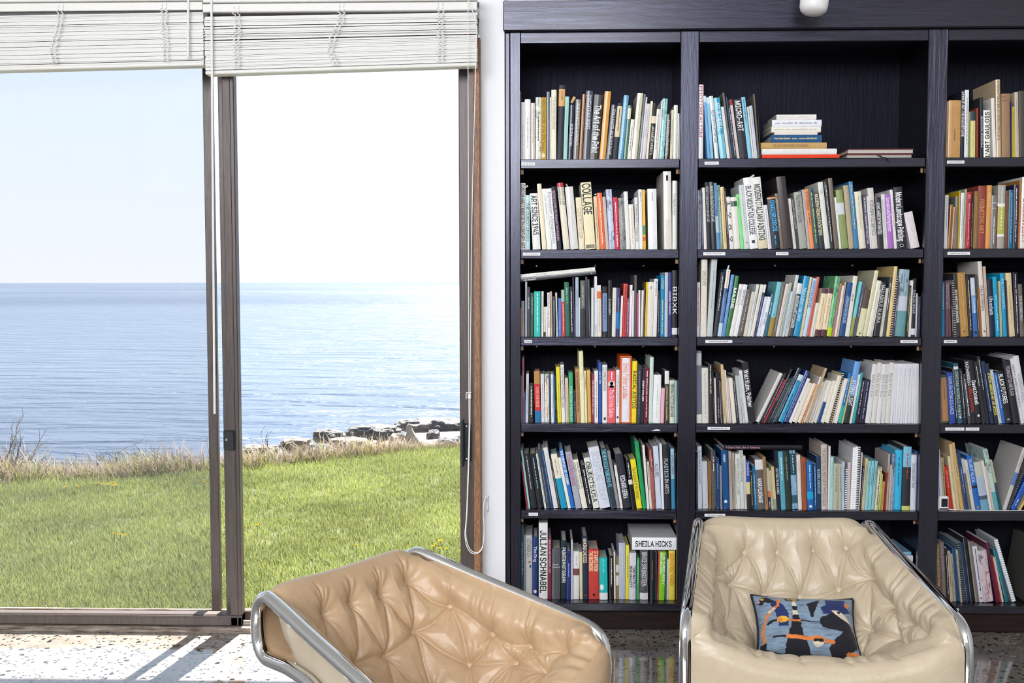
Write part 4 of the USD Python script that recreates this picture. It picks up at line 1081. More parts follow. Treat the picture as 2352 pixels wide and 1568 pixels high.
205 272 235 435 d4d2cc |~|6a90a8|.04 .64
275 333 328 598 9a6430 |~|643|.1 .8
335 360 385 640 dcd0c4
362 389 402 640 a87848
391 449 412 455 74746c
450 472 475 365 d8b41c
475 532 510 395 e4e2e2 |~|99a|.1 .8
535 573 578 330 a8b094 |~|787|.1 .5
576 657 610 385 b42838 |20|f0d0d0|.04 .16|||~|e8b0b0|.2 .95
660 703 690 490 1e2438 |~|cb6|.1 .95
705 782 740 365 8a683c |~|a84|.1 .9
785 917 805 275 94453c |PRIMITIVE ART|d8a860|.22 .76
920 1003 962 265 d89a58 |BENIN|e8b880|.12 .34
1006 1103 1045 440 7a7874 |LOST CITY|eee|.05 .26|H2||~|ddd|.4 .9
1105 1108 1125 620 8a3a1c
1110 1243 1130 262 a9a69c .29-.34:e8e8e0 .34-.77:b8b858 .77-.81:e8e8e0 |~|ecebe0|.04 .7
1246 1306 1280 360 6a4438 |~|854|.1 .8
1309 1391 1330 348 1f6a84 |~|8ac|.05 .9
1394 1476 1410 255 2c2644 |~|dcd|.06 .9|P
1479 1510 1510 180 b07c3c
1512 1640 1560 125 e0dcd6 |L'ART MODERNE|c03040|.3 .9|U
@ R 3 2140 590 7.467
166 232 188 428 1a88b0 |~|bde|.05 .5
236 286 228 410 6c4250 |~|cbb|.05 .5
289 342 272 410 6c4650 |~|cbb|.05 .5
345 377 320 480 1f1d20 |~|ccc|.4 .9
380 427 320 410 b0aca4 |||||COMB 222
431 492 368 290 3a3c40 |BOY SKETCHING IN MAINE|f0f0f0|.26 .78|B
508 642 435 275 b08648 |~|c9a468|.03 .85
645 718 585 320 23242a |~|d8c898|.08 .9
722 797 662 360 7aa0d0 0-.3:c8d0dc .6-1:3a68b0 |~|eef|.35 .6
799 831 745 300 4a4844 |~|ccc|.4 .9
833 872 790 550 9a6030
875 947 775 80 d8d2c8 |CALIFORNIA|3a3a3a|.32 .66
950 1000 875 165 c8b09c |~|a87858|.3 .7
1004 1090 955 390 24263a |Life on Earth|e4e4ee|.3 .62|B
1108 1176 1045 345 1a9cc4 |~|bde|.3 .9
1178 1218 1140 415 b8b090 |~|8a8|.2 .8
1233 1306 1175 285 1a9cc4 |THE LIVING EARTH|b8e8f8|.08 .56
1308 1332 1265 400 5a3434
1336 1436 1265 280 d8c49c |~|b96|.2 .8
1440 1516 1395 270 20202a |~|dcd|.03 .95
1520 1592 1480 470 6a6458 |THE SECOND HALF|dddddd|.22 .7
@ R 4 2140 790 7.467
138 182 120 500 5a544c
188 302 150 530 3a4a38 .06-.96:a87c54 |~|754|.1 .5
312 414 185 505 2a4a9a |HARLEM RENAISSANCE|c8d0f0|.08 .82
418 453 290 430 1e1f24 |~|eeeeee|.02 .9
458 542 315 345 2d5a70 .05-.1:dcd8d4 |DREAM WORLD ANEW|d8c890|.14 .9
550 610 420 430 1f2026 |~|ccc|.05 .9
628 692 475 525 4a4c50 |~|eeeeee|.1 .85|P
698 772 510 290 222226 |FAITH RINGGOLD|ececec|.03 .4|B||AMERICAN PEOPLE|c03a30|.42 .82
775 872 580 300 232328 |David Driskell|ffffff|.32 .7|B
878 942 690 310 2a2c30 |~|ccc|.08 .4
945 1004 735 225 24252c |~|ccc|.05 .5
1012 1078 825 305 1e2f52 |~|9ab|.2 .8
1088 1150 910 340 1f2d38 |AFRICAN AMERICAN ART AND ARTISTS|f0e060|.16 .86|B
1154 1211 1000 450 c8c8c8 |~|999|.1 .9
1214 1272 1060 500 2a66b4 |~|cde|.05 .7
1278 1392 1115 475 232428 |BLACK FUTURES|f4f4f4|.06 .62|B
1395 1412 1200 245 222222
1414 1528 1235 300 26222e |YOUNG GIFTED AND BLACK|dcd4dc|.08 .56
1534 1592 1345 250 d8d4d8 |KERRY JAMES MARSHALL|445|.1 .76
1595 1700 1390 215 d4d4da |HOWARDENA PINDELL|99a|.26 .7
@ R 5 2140 990 7.467
104 140 112 600 b8b8c0
155 207 125 315 bcc0d0
212 267 170 455 a8946c |~|333|.08 .9
303 379 220 605 b4301f |~|e88|.1 .5
382 436 248 440 d4c8a4 |~|7ac0a0|.3 .7
438 493 262 215 c8b088 .0-.01:903030
497 570 318 210 c8a468 .34-.54:d4b478 |~|543|.36 .5
574 638 425 370 1f3a68 |~|abd|.25 .7
640 690 500 480 6a6e68 .0-.28:aab4b8 |~|445|.3 .5|P
692 754 560 500 cfc4b4 |~|a98|.2 .6
757 854 605 425 1f62b4 .55-.6:1a1f30 |THE LURE OF THE LOCAL|e0e8f4|.06 .5
860 998 735 540 a8b4c4 .0-.3:b8bcae .7-.78:4a5664 .78-1:6a9cb0
1000 1040 845 510 dcd4d0
1044 1084 890 610 c0b4a8
1086 1168 865 325 b4ccc0 .7-1:5aa0a8 |~|9ba|.1 .3|P
1170 1210 970 505 a8b098 .45-1:2f4858
1215 1287 1572 290 c0bcb8 .4-.6:5a7ab0 |~|888|.1 .3
1292 1335 1700 350 6a6a6c |||||COMB 222
1360 1452 1725 620 1f55b0 |~|cde|.75 .9
1488 1530 1760 900 d0b880
@ R 6 2140 1190 5.807
52 75 66 500 4a4440
78 149 72 325 6a5040 |Old Master Drawings at Bowdoin College|c8b088|.04 .74
151 206 142 325 77706c |~|988|.1 .5
208 246 195 395 26241f |~|dddddd|.15 .85
248 293 228 440 b8a890 |~|544|.05 .7
295 328 270 480 a89c88 |~|544|.05 .7
330 379 272 395 1f4a78
382 412 318 430 b8b0a4 |~|444|.05 .7
415 462 345 330 6a8088 |||||COMB 222
465 516 380 330 1c3050
520 580 400 265 1c1c22
585 637 455 320 77706a
640 704 502 385 d0ccd4 |~|445|.05 .8
706 830 585 440 c8b8bc |~|c66|.4 .95|P
863 905 690 335 5a1f38
907 934 778 520 9a2020
936 966 795 530 c8c0b8
983 1036 797 430 1f6470 |~|188|.1 .6
1073 1126 830 290 b8c0cc |||||COMB eee
1240 1300 1400 300 4a4a44
"""
# ------------------------------------------------------------------ books
BAYNAME = {"L": "left bay", "M": "middle bay", "R": "right bay"}
ORD = ["", "top", "second", "third", "fourth", "fifth", "bottom"]
NTH = lambda n: f"{n}{'th' if 10 <= n % 100 <= 20 else {1: 'st', 2: 'nd', 3: 'rd'}.get(n % 10, 'th')}"


def colour_name(h):
    h = h.lstrip("#")
    if len(h) == 3: h = "".join(c * 2 for c in h)
    r, g, b = (int(h[i:i + 2], 16) / 255 for i in (0, 2, 4))
    mx, mn = max(r, g, b), min(r, g, b); d = mx - mn; s = d / mx if mx else 0
    hue = 0 if d == 0 else (60 * ((g - b) / d % 6) if mx == r else 60 * ((b - r) / d + 2) if mx == g else 60 * ((r - g) / d + 4))
    if mx < .24: return "navy" if s > .35 and 200 < hue < 260 else "black"
    if s < .13: return "white" if mx > .86 else "pale grey" if mx > .74 else "grey" if mx > .42 else "charcoal"
    if mx > .78 and s < .28: return "cream" if 25 < hue < 75 else "pale green" if hue < 170 and hue > 74 else "pale blue" if 170 <= hue < 260 else "pale pink"
    if s < .22 and mx < .6: return "slate grey"
    if hue < 15 or hue >= 340: return "pink" if mx > .85 and s < .6 else "red" if s > .5 and mx > .6 else "maroon"
    if hue < 45: return ("orange" if s > .6 else "tan") if mx > .68 else "brown"
    if hue < 68: return ("yellow" if s > .5 else "beige") if mx > .7 else "olive"
    if hue < 165: return "mint green" if mx > .75 and s < .4 else "lime green" if mx > .75 else "green" if mx > .4 else "dark green"
    if hue < 200: return "turquoise" if mx > .6 else "teal"
    if hue < 260: return "light blue" if mx > .72 else "blue" if mx > .45 else "dark blue"
    return "purple"


EMBLEMS = [  # a piece of the book's line, mark, place across and down the spine, size, colour
    ("1258 1356 1262", "disc", .5, .26, .86, .15, "d8d4cc"), ("1258 1356 1262", "disc", .5, .24, .40, .07, "3a2420"), ("1258 1356 1262", "disc", .5, .30, .6, .05, "2a3a40"),
    ("1160 1262 1155", "burst", .30, .70, .52, .16, "f2f2f0"), ("608 718 570", "disc", .42, .87, .5, .055, "d8e4ec"), ("875 947 775", "box", .38, .94, .12, .012, "222222"), ("875 947 775", "box", .62, .94, .12, .012, "222222"), ("875 947 775", "box", .5, .93, .12, .012, "222222"),
    ("875 947 775", "box", .38, .92, .12, .012, "222222"), ("875 947 775", "box", .62, .92, .12, .012, "222222"), ("1065 1210 905", "box", .5, .90, .36, .045, "333333"), ("970 ", "box", .5, .9, .4, .02, "8a9090"), ("1955 2052 1942", "box", .48, .085, .26, .07, "1c1c1c"),
    ("1195 1256 1195", "box", .5, .93, .4, .05, "2a2a2a"), ("1360 1405 1365", "box", .5, .90, .5, .04, "222222"), ("1656 1806 1588", "disc", .5, .95, .44, .05, "f0f0f0"), ("1656 1806 1588", "disc", .5, .95, .30, .034, "2c2d31"), ("1656 1806 1588", "box", .5, .95, .40, .008, "f0f0f0"),
    ("322 370 327", "disc", .5, .93, .7, .07, "e0d8c0"), ("512 566", "box", .5, .9, .3, .02, "aab"), ("722 797 662", "box", .5, .93, .5, .05, "1c2430"), ("942 1052 1100", "box", .5, .94, .2, .03, "444444"), ("510 ", "disc", .4, .9, .18, .02, "2a1c10"), ("508 642 435", "disc", .42, .92, .2, .02, "2a1c10"),
    ("115 222", "disc", .5, .93, .5, .05, "e8ecf2"), ("113 222 90", "disc", .5, .93, .5, .05, "e8ecf2"), ("458 542 315", "disc", .5, .9, .36, .03, "e8ecf0"), ("1278 1392 1115", "disc", .45, .93, .4, .04, "9a9a9a"), ("775 872 580", "disc", .5, .88, .4, .04, "e8e8e8"), ("757 854 605", "disc", .5, .95, .6, .05, "8a7a70"),
    ("250 336 250", "burst", .6, .42, .3, .04, "8a3a2c"), ("250 336 250", "burst", .72, .49, .3, .05, "2c3448"), ("338 402 345", "burst", .5, .88, .7, .06, "d8d4e0"), ("640 704 502", "disc", .45, .93, .4, .025, "b02040"), ("1028 1156 1022", "disc", .5, .91, .24, .06, "2a1a16"), ("956 1022 938", "box", .5, .93, .6, .02, "8a2a34")]
shelves, cur = [], None
for line in BOOKS.strip().splitlines():
    line = line.strip()
    if not line: continue
    if line[0] == "@":
        _, bay, s, ox, oy, sc = line.split()
        if shelves and shelves[-1][0] == (bay, int(s)): cur = shelves[-1][1]
        else: cur = []; shelves.append(((bay, int(s)), cur))
        tr = (float(ox), float(oy), float(sc)); continue
    parts = [p.strip() for p in line.split("|")]
    a = parts[0].split()
    x0, x1, xt, yt = (float(v) for v in a[:4])
    p = dict(x0=tr[0] + x0 / tr[2], x1=tr[0] + x1 / tr[2], xt=tr[0] + xt / tr[2], yt=tr[1] + yt / tr[2], col=a[4], bands=[], line=line,
             flags="SLIP" if "|SLIP|" in line else "COMB" if "|COMB " in line else "")
    if p["flags"] == "COMB": p["comb"] = line.split("COMB ")[1].strip()
    for b_ in a[5:]:
        q, c = b_.split(":"); lo, hi = q.split("-"); p["bands"].append((float(lo), float(hi), c))
    cur.append(p)


def parse_texts(line):
    """text|tcol|t0 t1|flags then optionally |text|tcol|t0 t1."""
    q = [s.strip() for s in line.split("|")][1:]
    out, flags = [], ""
    j = 0
    while j < len(q):
        if q[j] and j + 2 < len(q) and re.fullmatch(r"[\d.]+ [\d.]+", q[j + 2]):
            out.append((q[j], q[j + 1], *map(float, q[j + 2].split()))); j += 3
        else:
            if q[j] and re.fullmatch(r"[BUXPRH0-9]+", q[j]): flags = q[j]
            j += 1
    return out, flags


U_MAP = np.array([[0, -1, 0], [0, 0, -1], [1, 0, 0]]).astype(float)     # reads upwards
D_MAP = np.array([[0, 1, 0], [0, 0, -1], [-1, 0, 0]]).astype(float)     # reads downwards
H_MAP = np.array([[1, 0, 0], [0, 0, -1], [0, 1, 0]]).astype(float)      # reads across


def spine_text(txt, w, h, t0, t1, flags, r):
    """Lettering on a spine of width w and height h, in the book's frame (x across, z up, front at y = 0)."""
    L = (t1 - t0) * h
    m = re.search(r"H(\d)", flags)
    if txt == "~":
        lh = min(w * .42, .0075)
        ms = wordbars(L, lh, r)
        if ms is None: return None
        return moved(ms, (w / 2 - lh / 2, -.0002, h * (1 - t0)), D_MAP)
    out = []
    lines = [txt]
    if m:
        words, n = txt.split(), int(m.group(1))
        if n == 2 and len(words) > 2:
            best = min(range(1, len(words)), key=lambda k: abs(len(" ".join(words[:k])) - len(" ".join(words[k:]))))
            lines = [" ".join(words[:best]), " ".join(words[best:])]
        else: lines = words
    bold = "B" in flags
    across = m and "R" not in flags and len(txt) < 26 and (h * (t1 - t0) < w * 3)
    for i, ln in enumerate(lines):
        v, f = text(ln, bold); n0 = max(v[:, 0].max(), .1)
        if across:
            sx = w * .84 / n0; ch = min(sx, L / len(lines) * .62); sx = min(sx, ch * 1.3)
            out.append(moved((v * (sx, ch, .01), f), (w * .08, -.0002, h * (1 - t0) - (i + 1) * L / len(lines) + .1 * ch), H_MAP)); continue
        ch = w * (.78 if "X" in flags else .68 if bold else .60) / len(lines) * (1.15 if len(lines) > 1 else 1)
        sx = L / n0
        if sx > ch * 1.5 and "X" not in flags: sx = ch * 1.5 if len(ln) > 3 else ch
        if sx < ch * .45 and "X" not in flags: ch = sx / .45
        yy = w * (i + .5) / len(lines) if "U" in flags else w * (len(lines) - i - .5) / len(lines)
        if "U" in flags: out.append(moved((v * (sx, ch, .01), f), (yy + ch / 2, -.0002, h * (1 - t1)), U_MAP))
        else: out.append(moved((v * (sx, ch, .01), f), (yy - ch / 2, -.0002, h * (1 - t0)), D_MAP))
    return join(*out)


def cover_mesh(w, h, d, hard, slip=False):
    """A case wrapped round the pages: two boards and a gently rounded spine, open at head, tail and fore-edge."""
    t = min(.0026 if hard else .0007, w * .22)
    bul = min(w * .12, .003) if hard else min(w * .03, .0006)
    fr = [(w * u, bul * (1 - 4 * (u - .5) ** 2) * -1 + bul) for u in (0, .08, .25, .5, .75, .92, 1)]
    if bul < .0004: fr = [(0, .0003), (w * .04, 0), (w * .96, 0), (w, .0003)]
    outer = fr + [(w, d)]
    inner = [(w - t, d), (w - t, bul + t * 1.5), (t, bul + t * 1.5), (t, d), (0, d)]
    poly = np.array(outer + inner)
    n = len(poly); nf = len(fr)
    v = np.vstack([np.c_[poly, np.zeros(n)], np.c_[poly, np.full(n, h)]])
    f = [[i, (i + 1) % n, n + (i + 1) % n] for i in range(n)] + [[i, n + (i + 1) % n, n + i] for i in range(n)]
    a, b_, c_, d_, e_ = nf, nf + 1, nf + 2, nf + 3, nf + 4       # (w,d) (w-t,d) (w-t,i) (t,i) (t,d)
    top = [[nf - 1, a, b_], [nf - 1, b_, c_]] + [[0, d_, e_], [0, e_, e_ + 1]]
    half = nf // 2
    top += [[i, i + 1, d_] for i in range(half)] + [[i, i + 1, c_] for i in range(half, nf - 1)] + [[half, c_, d_]]
    for q in top: f += [[q[0] + n, q[1] + n, q[2] + n], [q[0], q[2], q[1]]]
    return v, np.array(f)


def pages_mesh(w, h, d, hard):
    t = min(.0026 if hard else .0007, w * .22); g = .003 if hard else .0
    return box(t, w - t, .004, d - (.004 if hard else .0005), g * .7, h - g - (.0 if hard else .0003))


THICK = 8.1          # pixels: a thicker spine is called a book, a thinner one a paperback
rows = []
for (bay, s), lst in shelves:
    zs = SZ[s][0]
    for i, p in enumerate(lst):
        r = random.Random(zlib.crc32(f"{bay}{s}{i}".encode()))
        p["text"], fl = parse_texts(p["line"])
        if not p["flags"]: p["flags"] = fl
        ys = YF + (.034 if s == 6 else .022) + r.uniform(-.004, .008)
        if p["yt"] < 0: continue
        A = on_y(p["x0"], SHELF[s][0], ys); B = on_y(p["x1"], SHELF[s][0], ys); T = on_y(p["xt"], p["yt"], ys)
        dx, dz = T[0] - A[0], T[2] - zs
        th = math.atan2(dx, dz)
        if abs(th) < .012: th *= .5
        w = max((B[0] - A[0]) * math.cos(th) - .0003, .0022)
        if th < 0:      # a book leaning left: its top-left corner is the pixel given
            h = dz / math.cos(th)
        else:
            h = dz / math.cos(th) - 0
        h = max(h - max(0, w * math.sin(th)) * .5, .05)
        hard = w > .011
        rows.append(dict(p=p, bay=bay, s=s, i=i, A=A, th=th, w=w, h=h, ys=ys, hard=hard, r=r, wpx=p["x1"] - p["x0"]))

# neighbours on a shelf touch but do not pass through one another
for key in sorted({(q["bay"], q["s"]) for q in rows}):
    row = [q for q in rows if (q["bay"], q["s"]) == key]
    a_, b_ = BAYS[key[0]]
    for q in row:
        q["x"] = max(q["A"][0], a_ + .0006); q["wx"] = q["w"] / math.cos(q["th"]) if abs(q["th"]) < 1 else q["w"]
    for q in row:
        if q["x"] + q["wx"] > b_ - .0006: q["wx"] = max(b_ - .0006 - q["x"], .002)
    for q, o in zip(row, row[1:]):
        if o["x"] < q["x"] + q["wx"] + .0002:
            m_ = (o["x"] + q["x"] + q["wx"]) / 2
            q["wx"] = max(m_ - .0001 - q["x"], .0015); o["wx"] = max(o["x"] + o["wx"] - m_ - .0001, .0015); o["x"] = max(m_, q["x"] + q["wx"]) + .0001
    for it in range(60):
        for q, o in zip(row, row[1:]):
            gap = o["x"] - q["x"] - q["wx"]; z = min(q["h"], o["h"])
            over = math.tan(q["th"]) - math.tan(o["th"]) - gap / z
            if over > .0005:
                q["th"] = math.atan(math.tan(q["th"]) - over * .5); o["th"] = math.atan(math.tan(o["th"]) + over * .5)
        q = row[0]
        if q["x"] + q["h"] * math.tan(q["th"]) < a_: q["th"] = math.atan((a_ - q["x"]) / q["h"])
        q = row[-1]
        if q["x"] + q["wx"] + q["h"] * math.tan(q["th"]) > b_: q["th"] = math.atan((b_ - q["x"] - q["wx"]) / q["h"])
    for q in row:
        q["w"] = max(q["wx"] * math.cos(q["th"]) - .0002, .0014); q["A"] = np.array([q["x"], q["A"][1], q["A"][2]])

# what each looks like
for q in rows:
    p = q["p"]; col = colour_name(p["col"])
    big = sorted([b_ for b_ in p["bands"] if b_[1] - b_[0] > .2], key=lambda b_: b_[0] - b_[1])
    extra = colour_name(big[0][2]) if big and colour_name(big[0][2]) != col else None
    size = "tall" if q["h"] > .262 else "short" if q["h"] < .165 else ""
    th_ = "thick" if q["w"] > .027 else "slim" if q["w"] < .0085 else ""
    lean = "leaning" if abs(q["th"]) > math.radians(11) else ""
    kind = "book" if q["wpx"] >= THICK else "paperback"
    if p["flags"] == "COMB": kind = "comb-bound report"
    mark = ""
    if extra: mark = f"with {extra} panel"
    elif "P" in p["flags"]: mark = "with pictorial spine"
    elif p["text"]:
        tc = colour_name(p["text"][0][1]); mark = f"with {'bold ' if 'B' in p['flags'] else ''}{tc} lettering"
    q["kind"], q["col"] = kind, col
    q["look"] = " ".join(x for x in (lean, size, th_, col, kind, mark) if x)
used_labels = set()
for q in rows:
    mates = [o for o in rows if (o["bay"], o["s"]) == (q["bay"], q["s"])]
    place = f"{ORD[q['s']]} shelf, {BAYNAME[q['bay']]}"
    same = [o for o in mates if o["look"] == q["look"]]
    if len(same) == 1: lab = f"{q['look']}, {place}"
    else:
        k = mates.index(q)
        nb = mates[k - 1]["col"] if k else None
        if nb and sum(1 for o in same if mates.index(o) and mates[mates.index(o) - 1]["col"] == nb) == 1:
            lab = f"{q['look']}, just right of {nb} one, {place}"
        else:
            lab = f"{q['look']}, {NTH(k + 1)} from left, {place}"
    q["label"] = lab
GROUP = {k: f"books on the {ORD[k[1]]} shelf, {BAYNAME[k[0]]}" for k, _ in shelves}

for q in rows:
    p, r, w, h, th = q["p"], q["r"], q["w"], q["h"], q["th"]
    hard = q["hard"]
    d = min(max(h * r.uniform(.68, .84), .10), .28)
    zs = SZ[q["s"]][0]
    nm = "comb_bound_report" if p["flags"] == "COMB" else q["kind"]
    b = thing(nm, q["label"], {"comb_bound_report": "report"}.get(nm, nm), (q["A"][0], q["ys"], zs + .0006 + max(0, w * math.sin(th))), roty=math.degrees(th), group=GROUP[q["bay"], q["s"]])
    tint = lin(p["col"])  # spine colours carry some of their shelf shade
    mt = M["picture_cover"] if "P" in p["flags"] else M["gloss_cover"] if r.random() < .45 else M["cover"]
    if p["flags"] == "SLIP":
        t = .0055
        m = join(box(0, t, 0, d, 0, h), box(w - t, w, 0, d, 0, h), box(t, w - t, 0, d, h - t * .8, h), box(t, w - t, 0, d, 0, t * .3), box(t, w - t, d - .002, d, 0, h))
        obj("slipcase", m, M["cover"], b, tint=tint)
        v, f = cover_mesh(w - 2 * t - .0004, h - t - .003, d - .02, True)
        obj("cover", moved((v, f), (t + .0002, .003, t * .3)), M["gloss_cover"], b, tint=lin("e8e8ee"))
        for t_ in p["text"]:
            m = spine_text(t_[0], w - 2 * t, h - t, t_[2], t_[3], "", r)
            obj("title", moved(m, (t, .0029, t * .3)), M["lettering"], b, tint=lin(t_[1]))
        continue
    v, f = cover_mesh(w, h, d, hard)
    cov = obj("cover", (v, f), mt, b, tint=tint)
    obj("pages", pages_mesh(w, h, d, hard), M["pages"], b)
    bul = min(w * .12, .003) if hard else .0
    for lo, hi, c in p["bands"]:
        uu = (0, .08, .25, .5, .75, .92, 1)
        fr = np.array([(w * u, (bul * (1 - 4 * (u - .5) ** 2) * -1 + bul) - .0002) for u in uu])
        z0, z1 = h * (1 - hi), h * (1 - lo)
        P = np.array([[(x, y, z) for x, y in np.vstack([[(-.00015, .004)], fr, [(w + .00015, .004)]])] for z in (z0 + .0002 * (hi >= 1), z1 + .0002 * (lo <= 0))])
        obj("spine_panel", grid_mesh(P, True), mt if mt is not M["picture_cover"] else M["cover"], b, tint=lin(c))
    if p["flags"] == "COMB":
        n = int(h / .0085); rings = []
        for j in range(n):
            z = h * (j + .5) / n
            rings.append(bbox(-.0006, w + .0006, -.003, .006, z - .0024, z + .0024, .001))
        obj("comb_binding", join(*rings), M["lettering"], b, tint=lin(p["comb"]))
    for t_ in p["text"]:
        m = spine_text(t_[0], w, h, t_[2], t_[3], p["flags"], r)
        if m is not None: obj("title" if t_[0] != "~" else "spine_print", m, M["lettering"], b, tint=lin(t_[1]))


    for key, shape, u, t, sx_, sy_, c in EMBLEMS:      # small printed marks
        if key not in p["line"] or (key[0].isdigit() and not p["line"].startswith(key)): continue
        a_ = np.linspace(0, 2 * np.pi, 17)[:-1]
        rad = np.ones(16) if shape == "disc" else np.where(np.arange(16) % 2, .72, 1.1) if shape == "burst" else None
        if rad is not None: pl = np.c_[np.cos(a_) * rad * w * sx_ / 2, np.sin(a_) * rad * h * sy_ / 2]
        else: pl = np.array([(-1, -1), (1, -1), (1, 1), (-1, 1)]) * (w * sx_ / 2, h * sy_ / 2)
        n_ = len(pl); cx_, cz_ = w * u, h * (1 - t)
        v = np.vstack([np.c_[pl[:, 0] + cx_, np.full(n_, y), pl[:, 1] + cz_] for y in (-.0005, .0008)] + [[(cx_, -.0005, cz_)]])
        f = np.array([[2 * n_, i, (i + 1) % n_] for i in range(n_)] + [q for i in range(n_) for q in ([i, n_ + i, n_ + (i + 1) % n_], [i, n_ + (i + 1) % n_, (i + 1) % n_])])
        obj("emblem", (v, f), M["lettering"], b, tint=lin(c))


# books that lie flat
def flat_book(px0, px1, pyt, pyb, col, label, bay, s, d=.20, txt=None, tilt=0.0, fore=False, back=0.0, bold=False, z=None, ylift=0.0, tcol="222", t0=.05, t1=.9, pages_only=False):
    ys = YF + .03 + back
    A, B = on_y(px0, pyb, ys), on_y(px1, pyb, ys); T = on_y(px0, pyt, ys)
    w, h = B[0] - A[0], T[2] - A[2]
    za = A[2] if z is None else z
    b = thing("book", label, "book", (A[0], ys, za), roty=tilt, group=GROUP.get((bay, s), "pile of books behind the cream chair"))
    v, f = cover_mesh(h, w, d, h > .010)       # x = thickness, z = length: lay it down
    lay = lambda m: moved(m, (0, 0, 0), np.array([[0, 0, 1], [0, 1, 0], [-1, 0, 0]]).astype(float))
    up = lambda m: moved(lay(m), (0, 0, h))
    if fore:                                   # the fore-edge faces the room
        fl = lambda m: moved(m, (w, d, 0), np.array([[-1, 0, 0], [0, -1, 0], [0, 0, 1]]).astype(float))
        obj("cover", fl(up((v, f))), M["cover"], b, tint=lin(col)); obj("pages", fl(up(pages_mesh(h, w, d, True))), M["pages"], b)
    else:
        obj("cover", up((v, f)), M["gloss_cover"], b, tint=lin(col)); obj("pages", up(pages_mesh(h, w, d, h > .010)), M["pages"], b)
    if txt == "~":
        m = wordbars((t1 - t0) * w, h * .4, random.Random(len(label)))
        obj("spine_print", moved(m, (t0 * w, -.0002, h * .3), H_MAP), M["lettering"], b, tint=lin(tcol))
    elif txt:
        v, f = text(txt, bold); n0 = v[:, 0].max()
        obj("title", moved((v * ((t1 - t0) * w / n0, h * .44, .01), f), (t0 * w, -.0002, h * .28), H_MAP), M["lettering"], b, tint=lin(tcol))
    return b


C1 = lambda x, y: (1580 + x / 4.2, 160 + y / 4.2)
zst = SZ[1][0] + .0006
for x0, x1, yt, yb, col, lab, tx, tc in [
    (714, 1462, 824, 866, "f04420", "bright red-orange flat book at the bottom of the stack, top shelf, middle bay", None, "222"),
    (710, 1437, 768, 823, "eceae6", "long white flat book lying on the red-orange one, top shelf, middle bay", None, "222"),
    (703, 1340, 708, 767, "c9a468", "tan flat book with brown title in the stack, top shelf, middle bay", "THE SURVIVING WORKS OF SHARAKU", "7a5a34"),
    (803, 1292, 635, 707, "2a5a8a", "blue flat book in the middle of the stack, top shelf, middle bay", "~", "c8b878"),
    (835, 1250, 611, 634, "e6e0d6", "thin frayed white flat book on the blue one, top shelf, middle bay", None, "222"),
    (805, 1283, 556, 610, "f0ece0", "ivory flat book third from the top of the stack, top shelf, middle bay", "~", "c0b8a8"),
    (812, 1290, 489, 555, "eef0f6", "white glossy flat book second from the top of the stack, top shelf, middle bay", "~", "a0a0a8"),
    (855, 1240, 438, 488, "f0ece8", "short white flat book on top of the stack, top shelf, middle bay", "~", "d8d4d0")]:
    a, b_ = C1(x0, yt), C1(x1, yb)
    A = on_y(a[0], b_[1], YF + .03); T = on_y(a[0], a[1], YF + .03)
    flat_book(a[0], b_[0], a[1], b_[1], col, lab, "M", 1, d=.22 if x1 > 1300 else .16, txt=tx, tcol=tc, z=zst, back=0, t0=.06 if tx == "~" else .18, t1=.9 if tx == "~" else .72)
    zst += (T[2] - A[2]) + .0004
zst = SZ[1][0] + .0006
for yt, yb, x0, x1, lab in ((820, 864, 1530, 2165, "lower maroon album with tan page edges lying flat, top shelf, middle bay"), (770, 818, 1540, 2178, "upper maroon album with worn tan page edges lying flat, top shelf, middle bay")):
    a, b_ = C1(x0, yt), C1(x1, yb)
    A = on_y(a[0], b_[1], YF + .03); T = on_y(a[0], a[1], YF + .03)
    al = flat_book(a[0], b_[0], a[1], b_[1], "6a2226", lab, "M", 1, d=.21, fore=True, z=zst)
    if yt == 820:
        x = on_y(C1(1860, 0)[0], 360, YF + .02)[0] - A[0]
        obj("ribbon_tie", join(*[tube(smooth_path(pts, 5), .0018, 5) for pts in ([(x - .01, -.002, .012), (x, -.006, .008), (x + .012, -.012, -.001), (x + .018, -.0315, -.004), (x + .022, -.034, -.014)], [(x, -.006, .010), (x + .006, -.010, .002), (x + .012, -.0315, -.001), (x + .016, -.034, -.008)])]), M["navy_piping"], al)
    zst += (T[2] - A[2]) + .0006
C5 = lambda x, y: (1160 + x / 5.3455, 1180 + y / 5.3455)
a, b_ = C5(1560, 290), C5(2112, 441)
flat_book(a[0], b_[0], a[1], b_[1], "f4f5f7", "thick white book with large black capitals lying across upright books, bottom shelf, left bay", "L", 6, d=.23, txt="SHEILA HICKS", tcol="151515", t0=.07, t1=.88, bold=True)
C3 = lambda x, y: (1160 + x / 5.3455, 590 + y / 5.3455)
